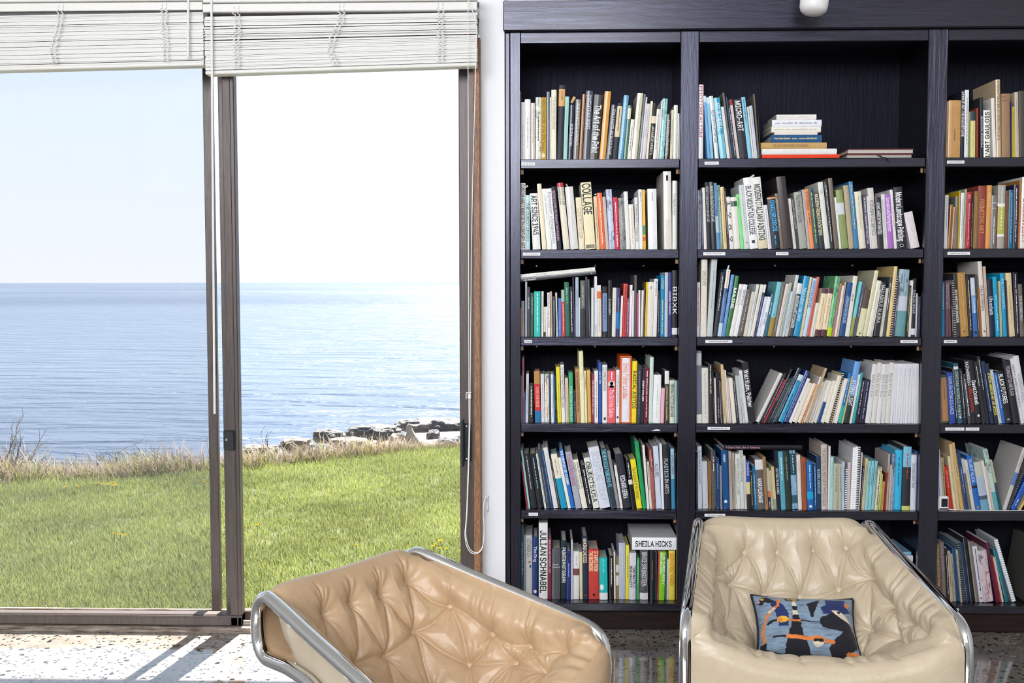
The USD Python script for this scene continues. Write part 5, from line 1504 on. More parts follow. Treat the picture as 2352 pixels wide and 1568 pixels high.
for (x0, y0, x1, y1, th_, col, lab, tx, tc, t0, t1) in [
    (192, 306, 1120, 212, 46, "3c3c40", "dark grey book with white lettering lying tilted on uprights, third shelf, left bay", "Julia Jacquette", "eeeeee", .04, .2),
    (192, 257, 1108, 168, 45, "e6e4dc", "white paperback lying tilted on the dark grey one, third shelf, left bay", "~", "a8a8a8", .2, .36)]:
    ys = YF + .018
    p0, p1, p2 = on_y(*C3(x0, y0), ys), on_y(*C3(x1, y1), ys), on_y(*C3(x0, y0 - th_), ys)
    ang = math.atan2(p1[2] - p0[2], p1[0] - p0[0]); w = math.hypot(p1[2] - p0[2], p1[0] - p0[0]); h = (p2[2] - p0[2]) * math.cos(ang) - .0004
    b = thing("book", lab, "book", tuple(p0), roty=-math.degrees(ang), group=GROUP["L", 3])
    lay = lambda m: moved(m, (0, 0, h), np.array([[0, 0, 1], [0, 1, 0], [-1, 0, 0]]).astype(float))
    obj("cover", lay(cover_mesh(h, w, .21, False)), M["gloss_cover"], b, tint=lin(col)); obj("pages", lay(pages_mesh(h, w, .21, False)), M["pages"], b)
    if tx == "~": m = wordbars((t1 - t0) * w, h * .5, rnd)
    else:
        v, f = text(tx, True); m = (v * ((t1 - t0) * w / v[:, 0].max(), h * .34, .01), f)
    obj("title", moved(m, (t0 * w, -.0002, h * .22), H_MAP), M["lettering"], b, tint=lin(tc))
    v, f = text("VV" if tx == "~" else "W", False)
    obj("emblem", moved((v * (h * .34, h * .34, .01), f), (w * .93, -.0002, h * .2), H_MAP), M["lettering"], b, tint=lin("333" if tx == "~" else "ddd"))
C6 = lambda x, y: (1580 + x / 7.468, 990 + y / 7.468)
a, b_ = C6(620, 238), C6(1960, 318)
flat_book(a[0], b_[0], a[1], b_[1], "16171f", "black book with pink lettering lying across upright books, fifth shelf, middle bay", "M", 5, d=.25, txt="A Day in the Life of America", tcol="e8a8bc", t0=.02, t1=.46)
zb = SZ[6][0] + .001
pile = [("c8ccd0", 1990, 2097, 1355, 1384, "pale grey book at the bottom of the pile"), ("4a4c52", 1985, 2085, 1332, 1354, "charcoal book second in the pile"), ("b8b4ac", 1988, 2092, 1312, 1331, "beige book third in the pile"), ("d4d6d4", 2000, 2090, 1294, 1311, "pale grey slim book fourth in the pile"),
        ("dcdedc", 2010, 2097, 1279, 1293.5, "white book near the top of the pile"), ("7ab0d0", 2005, 2093, 1268, 1276, "light blue magazine on top of the pile")]
for col, x0, x1, y0, y1, lab in pile:
    A = on_y(x0, y1, YF + .05); T = on_y(x0, y0, YF + .05)
    flat_book(x0, x1, y0, y1, col, lab + " behind the cream chair, bottom shelf", "M", 6, d=.2, z=zb, back=.02)
    zb += T[2] - A[2] + .0005

# the small white display on the fifth shelf, right bay
ys = YF + .012
A, T = on_y(2155.5, 1171, ys), on_y(2180.5, 1139, ys); zs = SZ[5][0]
sd = thing("sensor_display", "small white plastic sensor with a dark square screen, fifth shelf, right bay", "sensor", (A[0], ys - .0, zs + .0005))
w, h = T[0] - A[0], T[2] - A[2] + .002
obj("case", bbox(0, w, 0, .03, 0, h, .005), M["white_plastic"], sd)
obj("screen", bbox(w * .26, w * .86, -.0008, .001, h * .28, h * .86, .0005), plain("dark_screen", (.012, .013, .016), .15), sd)
obj("base_panel", bbox(w * .1, w * .9, -.0006, .001, h * .06, h * .22, .0004), plain("grey_panel", (.10, .10, .105), .5), sd)
obj("cable", tube(smooth_path([(w, .02, .004), (w + .02, .012, .0025), (w + .08, .006, .0025), (w + .20, .004, .0025), (w + .30, .008, .0025)], 6), .0018, 6), M["cord"], sd)

# paper slips standing out of books
for px, py, w, h, rot, col, bay, s, lab in [
    (1318, 226, .010, .014, 30, "d8ae72", "L", 1, "tan paper slip sticking up beside the mint green book, top shelf, left bay"),
    (1210, 428, .006, .010, 50, "e8e8e4", "L", 2, "white paper slip above the pale blue book, second shelf, left bay"),
    (1301, 424, .006, .006, -30, "b0a49a", "L", 2, "grey paper slip behind the red-topped book, second shelf, left bay"),
    (1729, 404, .007, .012, 55, "dcdcd8", "M", 2, "white paper slip above the two large white books, second shelf, middle bay"),
    (1673, 613, .006, .013, 20, "c8ccd0", "M", 3, "curled pale grey slip above the tall pictorial book, third shelf, middle bay")]:
    c = on_y(px, py, YF + .05)
    o_ = obj("paper_slip", moved(bbox(-w / 2, w / 2, -.0004, .0004, -h / 2 - .012, h / 2, .0002), c, rotm((0, 1, 0), rot)), M["cover"], None, tint=lin(col))
    tag(o_, lab, "paper slip")
# ------------------------------------------------------------------ the two lounge chairs
BKW, FRW, LEN = .235, .323, .515        # half width at the back and at the front, depth
ZB, ZFR = .593, .473                     # rail height at the back and at the front
SM = lambda a, b_, x: (lambda t: t * t * (3 - 2 * t))(np.clip((x - a) / (b_ - a), 0, 1))


def seat_base(u, v):
    """The sling between the rails in the chair's frame: u across, v from the back edge (0) to the front lip (1); v < 0 rolls over the back, v > 1 over the lip."""
    u, v = np.broadcast_arrays(np.asarray(u, float), np.asarray(v, float))
    vc = np.clip(v, 0, 1)
    x = (2 * u - 1) * (BKW + (FRW - BKW) * vc)
    y = -LEN * vc
    zr = ZB - (ZB - ZFR) * vc
    fs = 1 - np.abs(2 * u - 1) ** 2.7
    fb = np.where(vc < .5, 1 - (1 - vc / .5) ** 2.1, 1.0)
    g = 1 - .66 * SM(.55, 1.0, vc)
    dpt = .285 * fs * fb * g
    z = zr - dpt + .004
    z = z - .012 * (1 - (2 * u - 1) ** 2) * (1 - SM(0, .1, vc)) - .045 * np.abs(2 * u - 1) ** 8 * SM(.90, 1.0, vc)
    # the back roll
    t = np.clip(-v, 0, 1)
    prof = np.array([(0, 0), (.010, .018), (.030, .027), (.054, .016), (.066, -.024), (.062, -.072), (.052, -.108), (.030, -.128), (0, -.132), (-.05, -.128)])
    q = smooth_path(prof, 8); tt = np.linspace(0, 1, len(q))
    y = y + np.interp(t, tt, q[:, 0]); dz = np.interp(t, tt, q[:, 1]); z = z + np.where(dz > 0, dz * (1 - np.abs(2 * u - 1) ** 7), dz) - .014 * np.abs(2 * u - 1) ** 14 * (1 - SM(0, .12, vc))
    # the front roll
    t = np.clip(v - 1, 0, 1)
    prof = np.array([(0, 0), (-.022, -.006), (-.036, -.026), (-.040, -.06), (-.038, -.16), (-.026, -.30), (-.02, -.36)])
    q = smooth_path(prof, 8); tt = np.linspace(0, 1, len(q))
    y = y + np.interp(t, tt, q[:, 0]) * (1 - .7 * np.abs(2 * u - 1) ** 6); dz = np.interp(t, tt, q[:, 1])
    z = np.where(t > 0, z + dz * np.clip((z - .09) / .36, .2, 1.4), z)
    return np.stack([x, y, z], -1)


_side = [(.915, .22), (.925, .45), (.925, .64), (.915, .85), (.84, .39), (.89, .59), (.86, .79)]
BUTTONS = [(.27, .05), (.46, .045), (.665, .045), (.85, .055), (.20, .17), (.37, .165), (.57, .165), (.76, .165)] + _side + [(1 - u, v) for u, v in _side] + [
    (.32, .33), (.5, .33), (.68, .33), (.24, .5), (.41, .5), (.59, .5), (.76, .5), (.32, .67), (.5, .67), (.68, .67), (.24, .83), (.41, .83), (.59, .83), (.76, .83)]
_sc = [(8, 12), (8, 9), (9, 12), (9, 13), (12, 13), (10, 13), (9, 10), (10, 14), (13, 14), (11, 14), (10, 11)]
CREASES = [(0, 4), (0, 5), (1, 5), (1, 6), (2, 6), (2, 7), (3, 7), (3, 8), (0, 15), (4, 5), (5, 6), (6, 7), (7, 12), (4, 19), (7, 8), (4, 15)] + _sc + [(a + 7, b_ + 7) for a, b_ in _sc] + [
    (4, 22), (5, 22), (5, 23), (6, 23), (6, 24), (7, 24), (22, 25), (22, 26), (23, 26), (23, 27), (24, 27), (24, 28), (19, 25), (12, 28), (25, 29), (26, 29), (26, 30), (27, 30), (27, 31), (28, 31),
    (20, 25), (13, 28), (29, 32), (29, 33), (30, 33), (30, 34), (31, 34), (31, 35), (21, 32), (14, 35)]
RIM = [(k, (BUTTONS[k][0] + d, -.10)) for k, d in ((0, -.02), (1, -.01), (2, .01), (3, .0))] + [(k, (1.0, BUTTONS[k][1] - .03)) for k in (8, 9, 10, 11)] + [(k, (0.0, BUTTONS[k][1] - .03)) for k in (15, 16, 17, 18)] + [(k, (BUTTONS[k][0], 1.06)) for k in (32, 33, 34, 35)]


def lounge_chair(label, cx, cy, rot, skin, shell_skin, seed, torn=False):
    rs = np.random.default_rng(seed)
    ch = thing("lounge_chair", label, "chair", (cx, cy, 0), rotz=rot)
    nu = 230
    vs = np.concatenate([np.linspace(-1, 0, 22, endpoint=False), np.linspace(0, 1, 250), np.linspace(1, 2, 30)[1:]])
    us = .5 - .5 * np.cos(np.linspace(0, np.pi, nu)); us = .35 * us + .65 * np.linspace(0, 1, nu)
    U, V = np.meshgrid(us, vs)
    P = seat_base(U, V)
    du = seat_base(np.clip(U + .004, 0, 1), V) - seat_base(np.clip(U - .004, 0, 1), V); dv = seat_base(U, V + .004) - seat_base(U, V - .004)
    N = np.cross(du, -dv); N /= np.maximum(np.linalg.norm(N, axis=-1, keepdims=True), 1e-9)
    N[N[..., 2] < 0] *= np.where((V[N[..., 2] < 0] > -.2) & (V[N[..., 2] < 0] < 1.2), -1, 1)[:, None]
    pts = P.reshape(-1, 3)
    bu = np.array(BUTTONS) + rs.uniform(-.006, .006, (len(BUTTONS), 2))
    B = seat_base(bu[:, 0], bu[:, 1])
    segs = []
    for i, j in CREASES:
        t = np.linspace(0, 1, 13)
        bow = rs.uniform(-.016, .016)
        d = bu[j] - bu[i]; nrm = np.array([-d[1], d[0]]) / max(np.linalg.norm(d), 1e-6)
        uv = bu[i] + d * t[:, None] + nrm * (bow * np.sin(np.pi * t))[:, None]
        segs.append(seat_base(uv[:, 0], uv[:, 1]))
    for i, e in RIM:
        t = np.linspace(0, 1, 13); d = np.array(e) - bu[i]
        uv = bu[i] + d * t[:, None] + (np.array([1, .3]) * rs.uniform(-.01, .01)) * np.sin(np.pi * t)[:, None]
        segs.append(seat_base(uv[:, 0], uv[:, 1]))
    line = np.vstack([np.vstack([s_[k] + (s_[k + 1] - s_[k]) * f for f in np.linspace(0, 1, 8, endpoint=False) for k in range(len(s_) - 1)]) for s_ in segs])
    depth_along = np.concatenate([np.full((len(s_) - 1) * 8, 1.0 if n < len(CREASES) else .6) for n, s_ in enumerate(segs)])
    dl, il = cKDTree(line).query(pts); dn, _ = cKDTree(line[depth_along > .9]).query(pts); db, ib = cKDTree(B).query(pts)
    fade = (SM(-.12, .02, V) * (1 - SM(1.05, 1.25, V)) * SM(0, .02, U) * SM(0, .02, 1 - U)).reshape(-1)
    disp = .0080 * (1 - np.exp(-(dn / .034) ** 2)) - .0060 * np.exp(-(dl / .0038) ** 2) * depth_along[il] - .0030 * np.exp(-(dl / .013) ** 2) * depth_along[il] - .015 * np.exp(-(db / .024) ** 2) - .009 * np.exp(-(db / .009) ** 2)
    # fine folds radiating from the buttons and along the creases
    rel = pts - B[ib]; lu = ((U - .5) * .62).reshape(-1) - (bu[ib, 0] - .5) * .62; lv = (V * LEN).reshape(-1) - bu[ib, 1] * LEN
    ang = np.arctan2(lv, lu)
    ph = rs.uniform(0, 6.28, len(B))[ib]; kk = rs.integers(7, 12, len(B))[ib]
    folds = np.sin(ang * kk + ph) * np.exp(-((db - .034) / .028) ** 2) * .0015
    wr = meshkit.fbm(np.c_[pts[:, 0] * 26, pts[:, 1] * 26, pts[:, 2] * 26], 3, seed) - .5
    big = meshkit.fbm(np.c_[pts[:, 0] * 7, pts[:, 1] * 7, pts[:, 2] * 7], 2, seed + 9) - .5
    disp = (disp + folds) * fade + wr * .0014 + big * .008 * (.3 + .7 * fade)
    # ruched roll along the side rails and the front lip
    edge = np.minimum(U, 1 - U).reshape(-1)
    disp += .017 * np.exp(-((edge - .045) / .026) ** 2) * SM(.02, .2, V).reshape(-1) * (1 - SM(.95, 1.1, V).reshape(-1))
    Vf = V.reshape(-1); Uf = U.reshape(-1)
    disp += .0032 * np.sin(Vf * 62 + 3 * np.sin(Vf * 23 + seed)) * np.exp(-((edge - .04) / .03) ** 2) * SM(.1, .3, Vf) * (1 - SM(.9, 1.0, Vf))
    disp += .0030 * np.sin(Uf * 60 + 4 * np.sin(Uf * 17 + seed)) * np.exp(-((Vf - .97) / .05) ** 2) * SM(0, .15, Uf) * SM(0, .15, 1 - Uf)
    Q = pts + N.reshape(-1, 3) * disp[:, None]
    v, f = grid_mesh(Q.reshape(P.shape))
    if np.cross(v[f[:, 1]] - v[f[:, 0]], v[f[:, 2]] - v[f[:, 0]])[len(f) // 2][2] < 0: f = f[:, ::-1]
    seat = obj("tufted_seat", (v, f), skin, ch, smooth=True)
    tree = cKDTree(pts)
    for k, b_ in enumerate(B):
        i = tree.query(b_)[1]; n = N.reshape(-1, 3)[i]
        c = Q[i] + n * .0018
        m = trimesh.creation.icosphere(2, 1.0); mv = np.asarray(m.vertices) * (.0088, .0088, .0045)
        a = np.cross(n, [0, 1, .01]); a /= np.linalg.norm(a); R_ = np.stack([a, np.cross(n, a), n], 1)
        obj("button", moved((mv, m.faces), c, R_), skin, seat, smooth=True)
    # chrome side frames
    for s_ in (-1, 1):
        side = [(.60, .016), (.640, .05), (.655, .20), (.672, .36), (.674, .42), (.662, .462), (.630, .486), (.56, .502), (.40, .5265), (.20, .5555), (.02, .584), (-.028, .586), (-.058, .562), (-.067, .518), (-.060, .474), (-.034, .449), (.01, .449), (.10, .455), (.22, .448), (.265, .41), (.255, .28), (.225, .06), (.25, .018), (.34, .016), (.45, .016)]
        side = [(t * LEN / .6755 if t > 0 else t, z + (ZB - .585) * (1 - t / .6755) + (ZFR - .49) * max(t, 0) / .6755 if z > .3 else z) for t, z in side]
        dirx, diry = (FRW - BKW) / LEN, -1.0
        ln = math.hypot(dirx, diry); dx_, dy_ = dirx / ln, diry / ln
        path = smooth_path([(s_ * (BKW + .014 + t * dx_), t * dy_, z) for t, z in side], 7, closed=True)
        obj("frame_tube", tube(path, .0152, 14, closed=True), M["chrome"], ch, smooth=True)
        inner = [(t, z - (.017 if .0 < t < .5 and z > .44 else 0)) for t, z in side[4:12]]
        obj("frame_strip", tube(smooth_path([(s_ * (BKW + .004 + t * dx_), t * dy_, z) for t, z in inner], 6), .005, 8), M["chrome"], ch, smooth=True)
        for t in (.21, .44):
            obj("foot_glide", moved(lathe([(0, 0), (.014, 0), (.014, .006), (0, .006)], 16), (s_ * (BKW + .014 + t * dx_), t * dy_, 0)), M["rubber"], ch)
    for yb in (-.19, -.43):
        w_ = BKW + (FRW - BKW) * (-yb / LEN)
        obj("cross_bar", tube([(-w_ - .014, yb, .03), (w_ + .014, yb, .03)], .010, 10), M["chrome"], ch, smooth=True)
    # smooth outer shell under the rails
    rings = []
    base = []
    for u_, v_ in [(0, t) for t in np.linspace(.98, .0, 26)] + [(t, 0) for t in np.linspace(0, 1, 22)[1:-1]] + [(1, t) for t in np.linspace(.0, .98, 26)] + [(t, .98) for t in np.linspace(1, 0, 22)[1:-1]]:
        x = (2 * u_ - 1) * (BKW + (FRW - BKW) * v_); y = -LEN * v_; z = ZB - (ZB - ZFR) * v_ - .016
        onback = v_ == 0 and 0 < u_ < 1; onfront = abs(v_ - .98) < 1e-6 and 0 < u_ < 1
        if onback: z = min(z, .455 + .11 * abs(2 * u_ - 1) ** 8)
        if onfront: z = .30 + (z - .30) * abs(2 * u_ - 1) ** 4; y += .02
        base.append((x * 1.012, y, z))
    base = np.array(base)
    for t in np.linspace(0, 1, 16):
        sc = 1 - .02 * math.sin(t * math.pi / 2) - .24 * t ** 1.9
        c = np.array([0, -.31])
        xy = (base[:, :2] - c) * (sc, 1 - .50 * t ** .75) + c
        rings.append(np.c_[xy, base[:, 2] * (1 - t) + .13 * t])
    Rg = np.array(rings); Rg = np.concatenate([Rg, Rg[:, :1]], 1)
    obj("outer_shell", grid_mesh(Rg, True), shell_skin, ch, smooth=True)
    if torn:
        r = np.random.default_rng(3); bits = []
        for k in range(9):
            t = .012 + k * .009; c = np.array([-(BKW - .006 + t * (FRW - BKW) / LEN), -t, ZB - (ZB - ZFR) * t / LEN - .030 - .002 * k + r.uniform(-.003, .003)])
            bits.append(hull(c + r.uniform(-1, 1, (9, 3)) * (.005, .006, .007)))
        obj("torn_lining", join(*bits), M["cord"], ch)
    return ch


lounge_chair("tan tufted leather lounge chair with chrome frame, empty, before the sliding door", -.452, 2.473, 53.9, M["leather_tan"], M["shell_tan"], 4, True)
lounge_chair("cream tufted leather lounge chair with chrome frame, holding the cushion, before the bookcase", .704, 3.006, -2.0, M["leather_cream"], M["shell_cream"], 8)

# ------------------------------------------------------------------ the needlepoint cushion
from shapely import contains_xy
from shapely.geometry import LineString, Point, Polygon
from shapely import affinity


def cushion():
    W_, H_, T_ = .275, .185, .046
    nu, nw = 210, 150
    def to_uw(x, y):
        w = (y - 778) / 415.0; return (x - 530 - 62 * w) / 775.0, w
    E = lambda x, y, a, b_: affinity.scale(Point(x, y).buffer(1, 24), a, b_)
    L_ = lambda w, *p: LineString(p).buffer(w / 2)
    NAVY, BLK, ORG, CRM, YEL, PK = "1b2c62", "0d0f1a", "d87c3c", "dccfb4", "e4b038", "c88a90"
    shapes = [
        (NAVY, Polygon([(650, 830), (720, 850), (760, 880), (800, 940), (800, 1022), (732, 1022), (700, 930), (665, 880)])),
        (NAVY, Polygon([(1070, 822), (1230, 810), (1236, 860), (1285, 905), (1200, 930), (1060, 932), (1036, 895), (1080, 870)])),
        (BLK, Polygon([(552, 856), (600, 812), (640, 808), (690, 848), (645, 862), (618, 850), (590, 872)])), (YEL, E(600, 828, 14, 7)), (PK, E(570, 845, 9, 9)),
        (ORG, L_(22, (728, 830), (716, 884), (662, 920), (622, 968), (600, 1050), (628, 1120))), (CRM, L_(16, (690, 905), (650, 930))),
        (BLK, E(825, 832, 58, 20)), (YEL, E(808, 830, 22, 10)), (YEL, E(846, 832, 18, 8)), (BLK, E(808, 830, 8, 8)),
        (CRM, Polygon([(826, 850), (848, 850), (858, 890), (826, 890)])), (BLK, Polygon([(826, 890), (858, 890), (864, 918), (828, 918)])), (CRM, Polygon([(828, 918), (864, 918), (874, 950), (830, 950)])),
        (BLK, Polygon([(830, 950), (874, 950), (892, 1000), (915, 1082), (800, 1082), (822, 1010)])), (BLK, Polygon([(795, 1080), (930, 1086), (962, 1150), (1015, 1240), (788, 1240)])),
        (BLK, Polygon([(932, 872), (1034, 822), (1000, 905), (982, 960), (968, 962), (955, 925)])),
        (BLK, L_(14, (640, 1005), (680, 985), (720, 980))), (ORG, L_(12, (790, 983), (890, 990))), (YEL, E(756, 978, 44, 21)), (ORG, E(735, 980, 18, 14)), (BLK, L_(6, (890, 990), (1034, 990))),
        (BLK, Polygon([(1030, 965), (1090, 940), (1130, 918), (1200, 958), (1270, 980), (1330, 1050), (1342, 1120), (1240, 1192), (1150, 1206), (1108, 1150), (1140, 1100), (1212, 1042), (1120, 1032), (1060, 1022), (1036, 1000)])),
        (CRM, Polygon([(1118, 906), (1182, 904), (1242, 940), (1284, 978), (1228, 966), (1150, 932)])), (BLK, E(1180, 915, 16, 10)), (ORG, L_(8, (1282, 978), (1318, 1030))),
        (BLK, L_(13, (690, 1088), (795, 1088))), (ORG, L_(24, (798, 1088), (1000, 1098), (1134, 1112))), (CRM, E(1026, 1112, 38, 34)), (ORG, Polygon([(988, 1078), (1064, 1078), (1064, 1098), (988, 1096)])), (BLK, Polygon([(988, 1094), (1064, 1096), (1062, 1114), (988, 1112)])),
        (BLK, Polygon([(592, 1128), (640, 1122), (652, 1160), (790, 1192), (790, 1240), (700, 1206), (600, 1165)])), (BLK, L_(16, (960, 1195), (1078, 1200))),
        (ORG, E(1250, 856, 24, 16)), (BLK, L_(5, (1270, 862), (1300, 905))), (ORG, Polygon([(1228, 1196), (1250, 1162), (1300, 1152), (1352, 1146), (1350, 1172), (1290, 1192)]))]
    u, w = np.meshgrid(np.linspace(0, 1, nu), np.linspace(0, 1, nw))
    a, b_ = 2 * u - 1, 2 * w - 1
    pinch = 1 - .12 * (1 - np.abs(a) ** 2) * np.abs(b_) ** 3
    pinx = 1 - .08 * (1 - np.abs(b_) ** 2) * np.abs(a) ** 3
    th = T_ * np.clip((1 - np.abs(a) ** 3.2), 0, 1) ** .55 * np.clip((1 - np.abs(b_) ** 3.2), 0, 1) ** .55
    th = th * (1 + .18 * (meshkit.fbm(np.stack([u * 5, w * 4, u * 0], -1), 3, 5) - .5))
    x = (u - .5) * W_ * pinx; z = (.5 - w) * H_ * pinch
    col = np.tile(np.array(lin("7e93a6")), (nu * nw, 1))
    st = meshkit.noise(np.stack([u * 9, w * 90, u * 0], -1).reshape(-1, 3), 2); col[st > .82] = lin("5d7288")
    X = 530 + 62 * w + 775 * u; Y = 778 + 415 * w
    jx = (meshkit.noise(np.stack([X / 9, Y / 9, X * 0], -1), 4) - .5) * 9
    for c, g in shapes:
        inside = contains_xy(g, (X + jx).reshape(-1), (Y + jx * .5).reshape(-1)); col[inside] = lin(c)
    cu = thing("cushion", "small needlepoint cushion in grey-blue, black, navy and orange on the cream chair", "cushion", matrix=CUSH)
    fv, ff = grid_mesh(np.stack([x, -th, z], -1), True); bv, bf = grid_mesh(np.stack([x, th * .9, z], -1))
    obj("front_cover", (fv, ff), M["needlepoint"], cu, smooth=True, tint=col)
    obj("back_cover", (bv[::1], bf), M["navy_piping"], cu, smooth=True)
    e = np.concatenate([np.stack([x, x * 0, z], -1)[0], np.stack([x, x * 0, z], -1)[1:, -1], np.stack([x, x * 0, z], -1)[-1, -2::-1], np.stack([x, x * 0, z], -1)[-2:0:-1, 0]])[::4]
    obj("piping", tube(e, .0045, 8, closed=True), M["navy_piping"], cu, smooth=True)


_R = rotm((0, 0, 1), -2) @ rotm((1, 0, 0), -45) @ rotm((0, 1, 0), 1.5)
CUSH = Gf.Matrix4d(*_R[:, 0], 0, *_R[:, 1], 0, *_R[:, 2], 0, .716, 2.800, .364, 1)
cushion()

# ------------------------------------------------------------------ the spotlight
c = on_y(1868, 14, YF - .028 - .15)
sp = thing("ceiling_spotlight", "white cylindrical ceiling spotlight hanging in front of the fascia board", "spotlight", (c[0], c[1], c[2]))
tl = rotm((0, 1, 0), 7) @ rotm((1, 0, 0), -8)
obj("lamp_housing", moved(lathe([(0, -.006), (.022, -.0045), (.036, 0), (.044, .008), (.0475, .02), (.048, .04), (.048, .155), (.044, .16), (0, .16)], 40), (0, 0, -.022), tl), M["white_plastic"], sp, smooth=40)
obj("arm", tube([(0, 0, .12), (.02, .01, .2), (.02, .01, 2.52 - c[2] - .012)], .008, 10), M["white_plastic"], sp)
obj("ceiling_mount", moved(lathe([(0, -.014), (.05, -.014), (.055, -.008), (.055, 0), (0, 0)], 28), (.02, .01, 2.52 - c[2])), M["white_plastic"], sp, smooth=40)

# dry leaves blown in onto the floor
for px, py, a, lab in ((405, 1481, 20, "small dry leaf on the floor, farther from the chair"), (458, 1489, -10, "small dry leaf on the floor, nearer the tan chair")):
    c = on_z(px, py, .004)
    th_ = np.linspace(-1, 1, 9); P = np.array([[(t * .014, s_ * .005 * (1 - t * t), .003 * t * t + .004 * abs(s_) + .001 * math.sin(3 * t)) for s_ in (-1, -.4, 0, .4, 1)] for t in th_])
    v, f = grid_mesh(P); v2, f2 = grid_mesh(P - (0, 0, .0006), True)
    lf = obj("dry_leaf", moved(join((v, f), (v2, f2)), (c[0], c[1], .0012), rotm((0, 0, 1), a)), M["straw"], None, smooth=True); tag(lf, lab, "leaf")
# ------------------------------------------------------------------ outdoors
LZ = -.16                            # the lawn
rg = np.random.default_rng(11)
EDGE = [(-12, 7.3), (-4.2, 7.4), (-2.6, 7.9), (-2.0, 8.3), (-1.2, 9.0), (-.2, 9.5), (1.2, 10.2), (8, 12)]     # the far edge of the mown grass
edge_y = lambda x: np.interp(x, [e[0] for e in EDGE], [e[1] for e in EDGE])
gx = np.linspace(-12, 12, 121); gy = np.linspace(YF + .10, 13.2, 74)
GX, GY = np.meshgrid(gx, gy)
GZ = LZ + .035 * (meshkit.fbm(np.stack([GX * .9, GY * .9, GX * 0], -1), 3, 3) - .5) - np.clip(GY - edge_y(GX), 0, 9) ** 1.3 * .28 + .02 * np.clip(GX, -4, 4) * 0
ground_z = lambda x, y: LZ + .035 * (meshkit.fbm(np.stack([np.asarray(x) * .9, np.asarray(y) * .9, np.asarray(x) * 0.0], -1), 3, 3) - .5) - np.clip(np.asarray(y) - edge_y(x), 0, 9) ** 1.3 * .28
tag(obj("lawn_ground", grid_mesh(np.stack([GX, GY, GZ], -1)), M["lawn_soil"], smooth=True), "sloping ground of the lawn outside the glass door", "ground", kind="structure")
# the shore under the bank, and the sea
sx, sy = np.meshgrid(np.linspace(-40, 60, 160), np.linspace(9.5, 46, 90))
sz = -2.05 - .05 * (sy - 10) + 1.62 * .5 * (1 + np.tanh((sx + .225 * sy) / .5)) * np.exp(-(np.clip(sy - 13.0, 0, 99) / 3.5) ** 2) + .35 * (meshkit.fbm(np.stack([sx * .35, sy * .35, sx * 0], -1), 4, 8) - .5)
tag(obj("shore", grid_mesh(np.stack([sx, sy, sz], -1)), M["beach"], smooth=True), "pale stony shore below the lawn", "shore", kind="structure")
SEA = -2.35
tag(obj("sea", (np.array([(-14000, 12, SEA), (14000, 12, SEA), (14000, 24000, SEA), (-14000, 24000, SEA)], float), np.array([[0, 1, 2], [0, 2, 3]])), M["sea"]), "calm blue sea reaching to the horizon", "sea", kind="structure")


def instancer(name, label, category, protos, pos, yaw, scale, idx):
    pi = UsdGeom.PointInstancer.Define(stage, "/World/" + name)
    rel = pi.CreatePrototypesRel()
    for k, (m, mt) in enumerate(protos):
        o = usdkit.mesh(stage, f"/World/{name}/tuft_{k:03d}", m, mt, smooth=False); rel.AddTarget(o.GetPath())
    pi.CreateProtoIndicesAttr(Vt.IntArray.FromNumpy(np.asarray(idx, np.int32)))
    pi.CreatePositionsAttr(Vt.Vec3fArray.FromNumpy(np.asarray(pos, np.float32)))
    h = np.asarray(yaw) / 2
    pi.CreateOrientationsAttr(Vt.QuathArray([Gf.Quath(float(math.cos(a)), 0, 0, float(math.sin(a))) for a in h]))
    pi.CreateScalesAttr(Vt.Vec3fArray.FromNumpy(np.repeat(np.asarray(scale, np.float32)[:, None], 3, 1)))
    tag(pi, label, category, kind="stuff")


def tuft(n, h, spread, width, lean, seed, z0=-.01):
    r = np.random.default_rng(seed); vs, fs = [], []
    for i in range(n):
        b_ = np.r_[r.normal(0, spread, 2), z0]; a = r.uniform(0, 6.283); d = np.array([math.cos(a), math.sin(a), 0]); s_ = np.array([-d[1], d[0], 0])
        H = h * r.uniform(.55, 1.15); l = lean * r.uniform(.1, 1) * H; w = width * r.uniform(.7, 1.2)
        k = len(vs)
        vs += [b_ - s_ * w, b_ + s_ * w, b_ + d * l * .35 + [0, 0, H * .55] - s_ * w * .8, b_ + d * l * .35 + [0, 0, H * .55] + s_ * w * .8, b_ + d * l + [0, 0, H]]
        fs += [[k, k + 1, k + 3], [k, k + 3, k + 2], [k + 2, k + 3, k + 4]]
    return np.array(vs), np.array(fs)


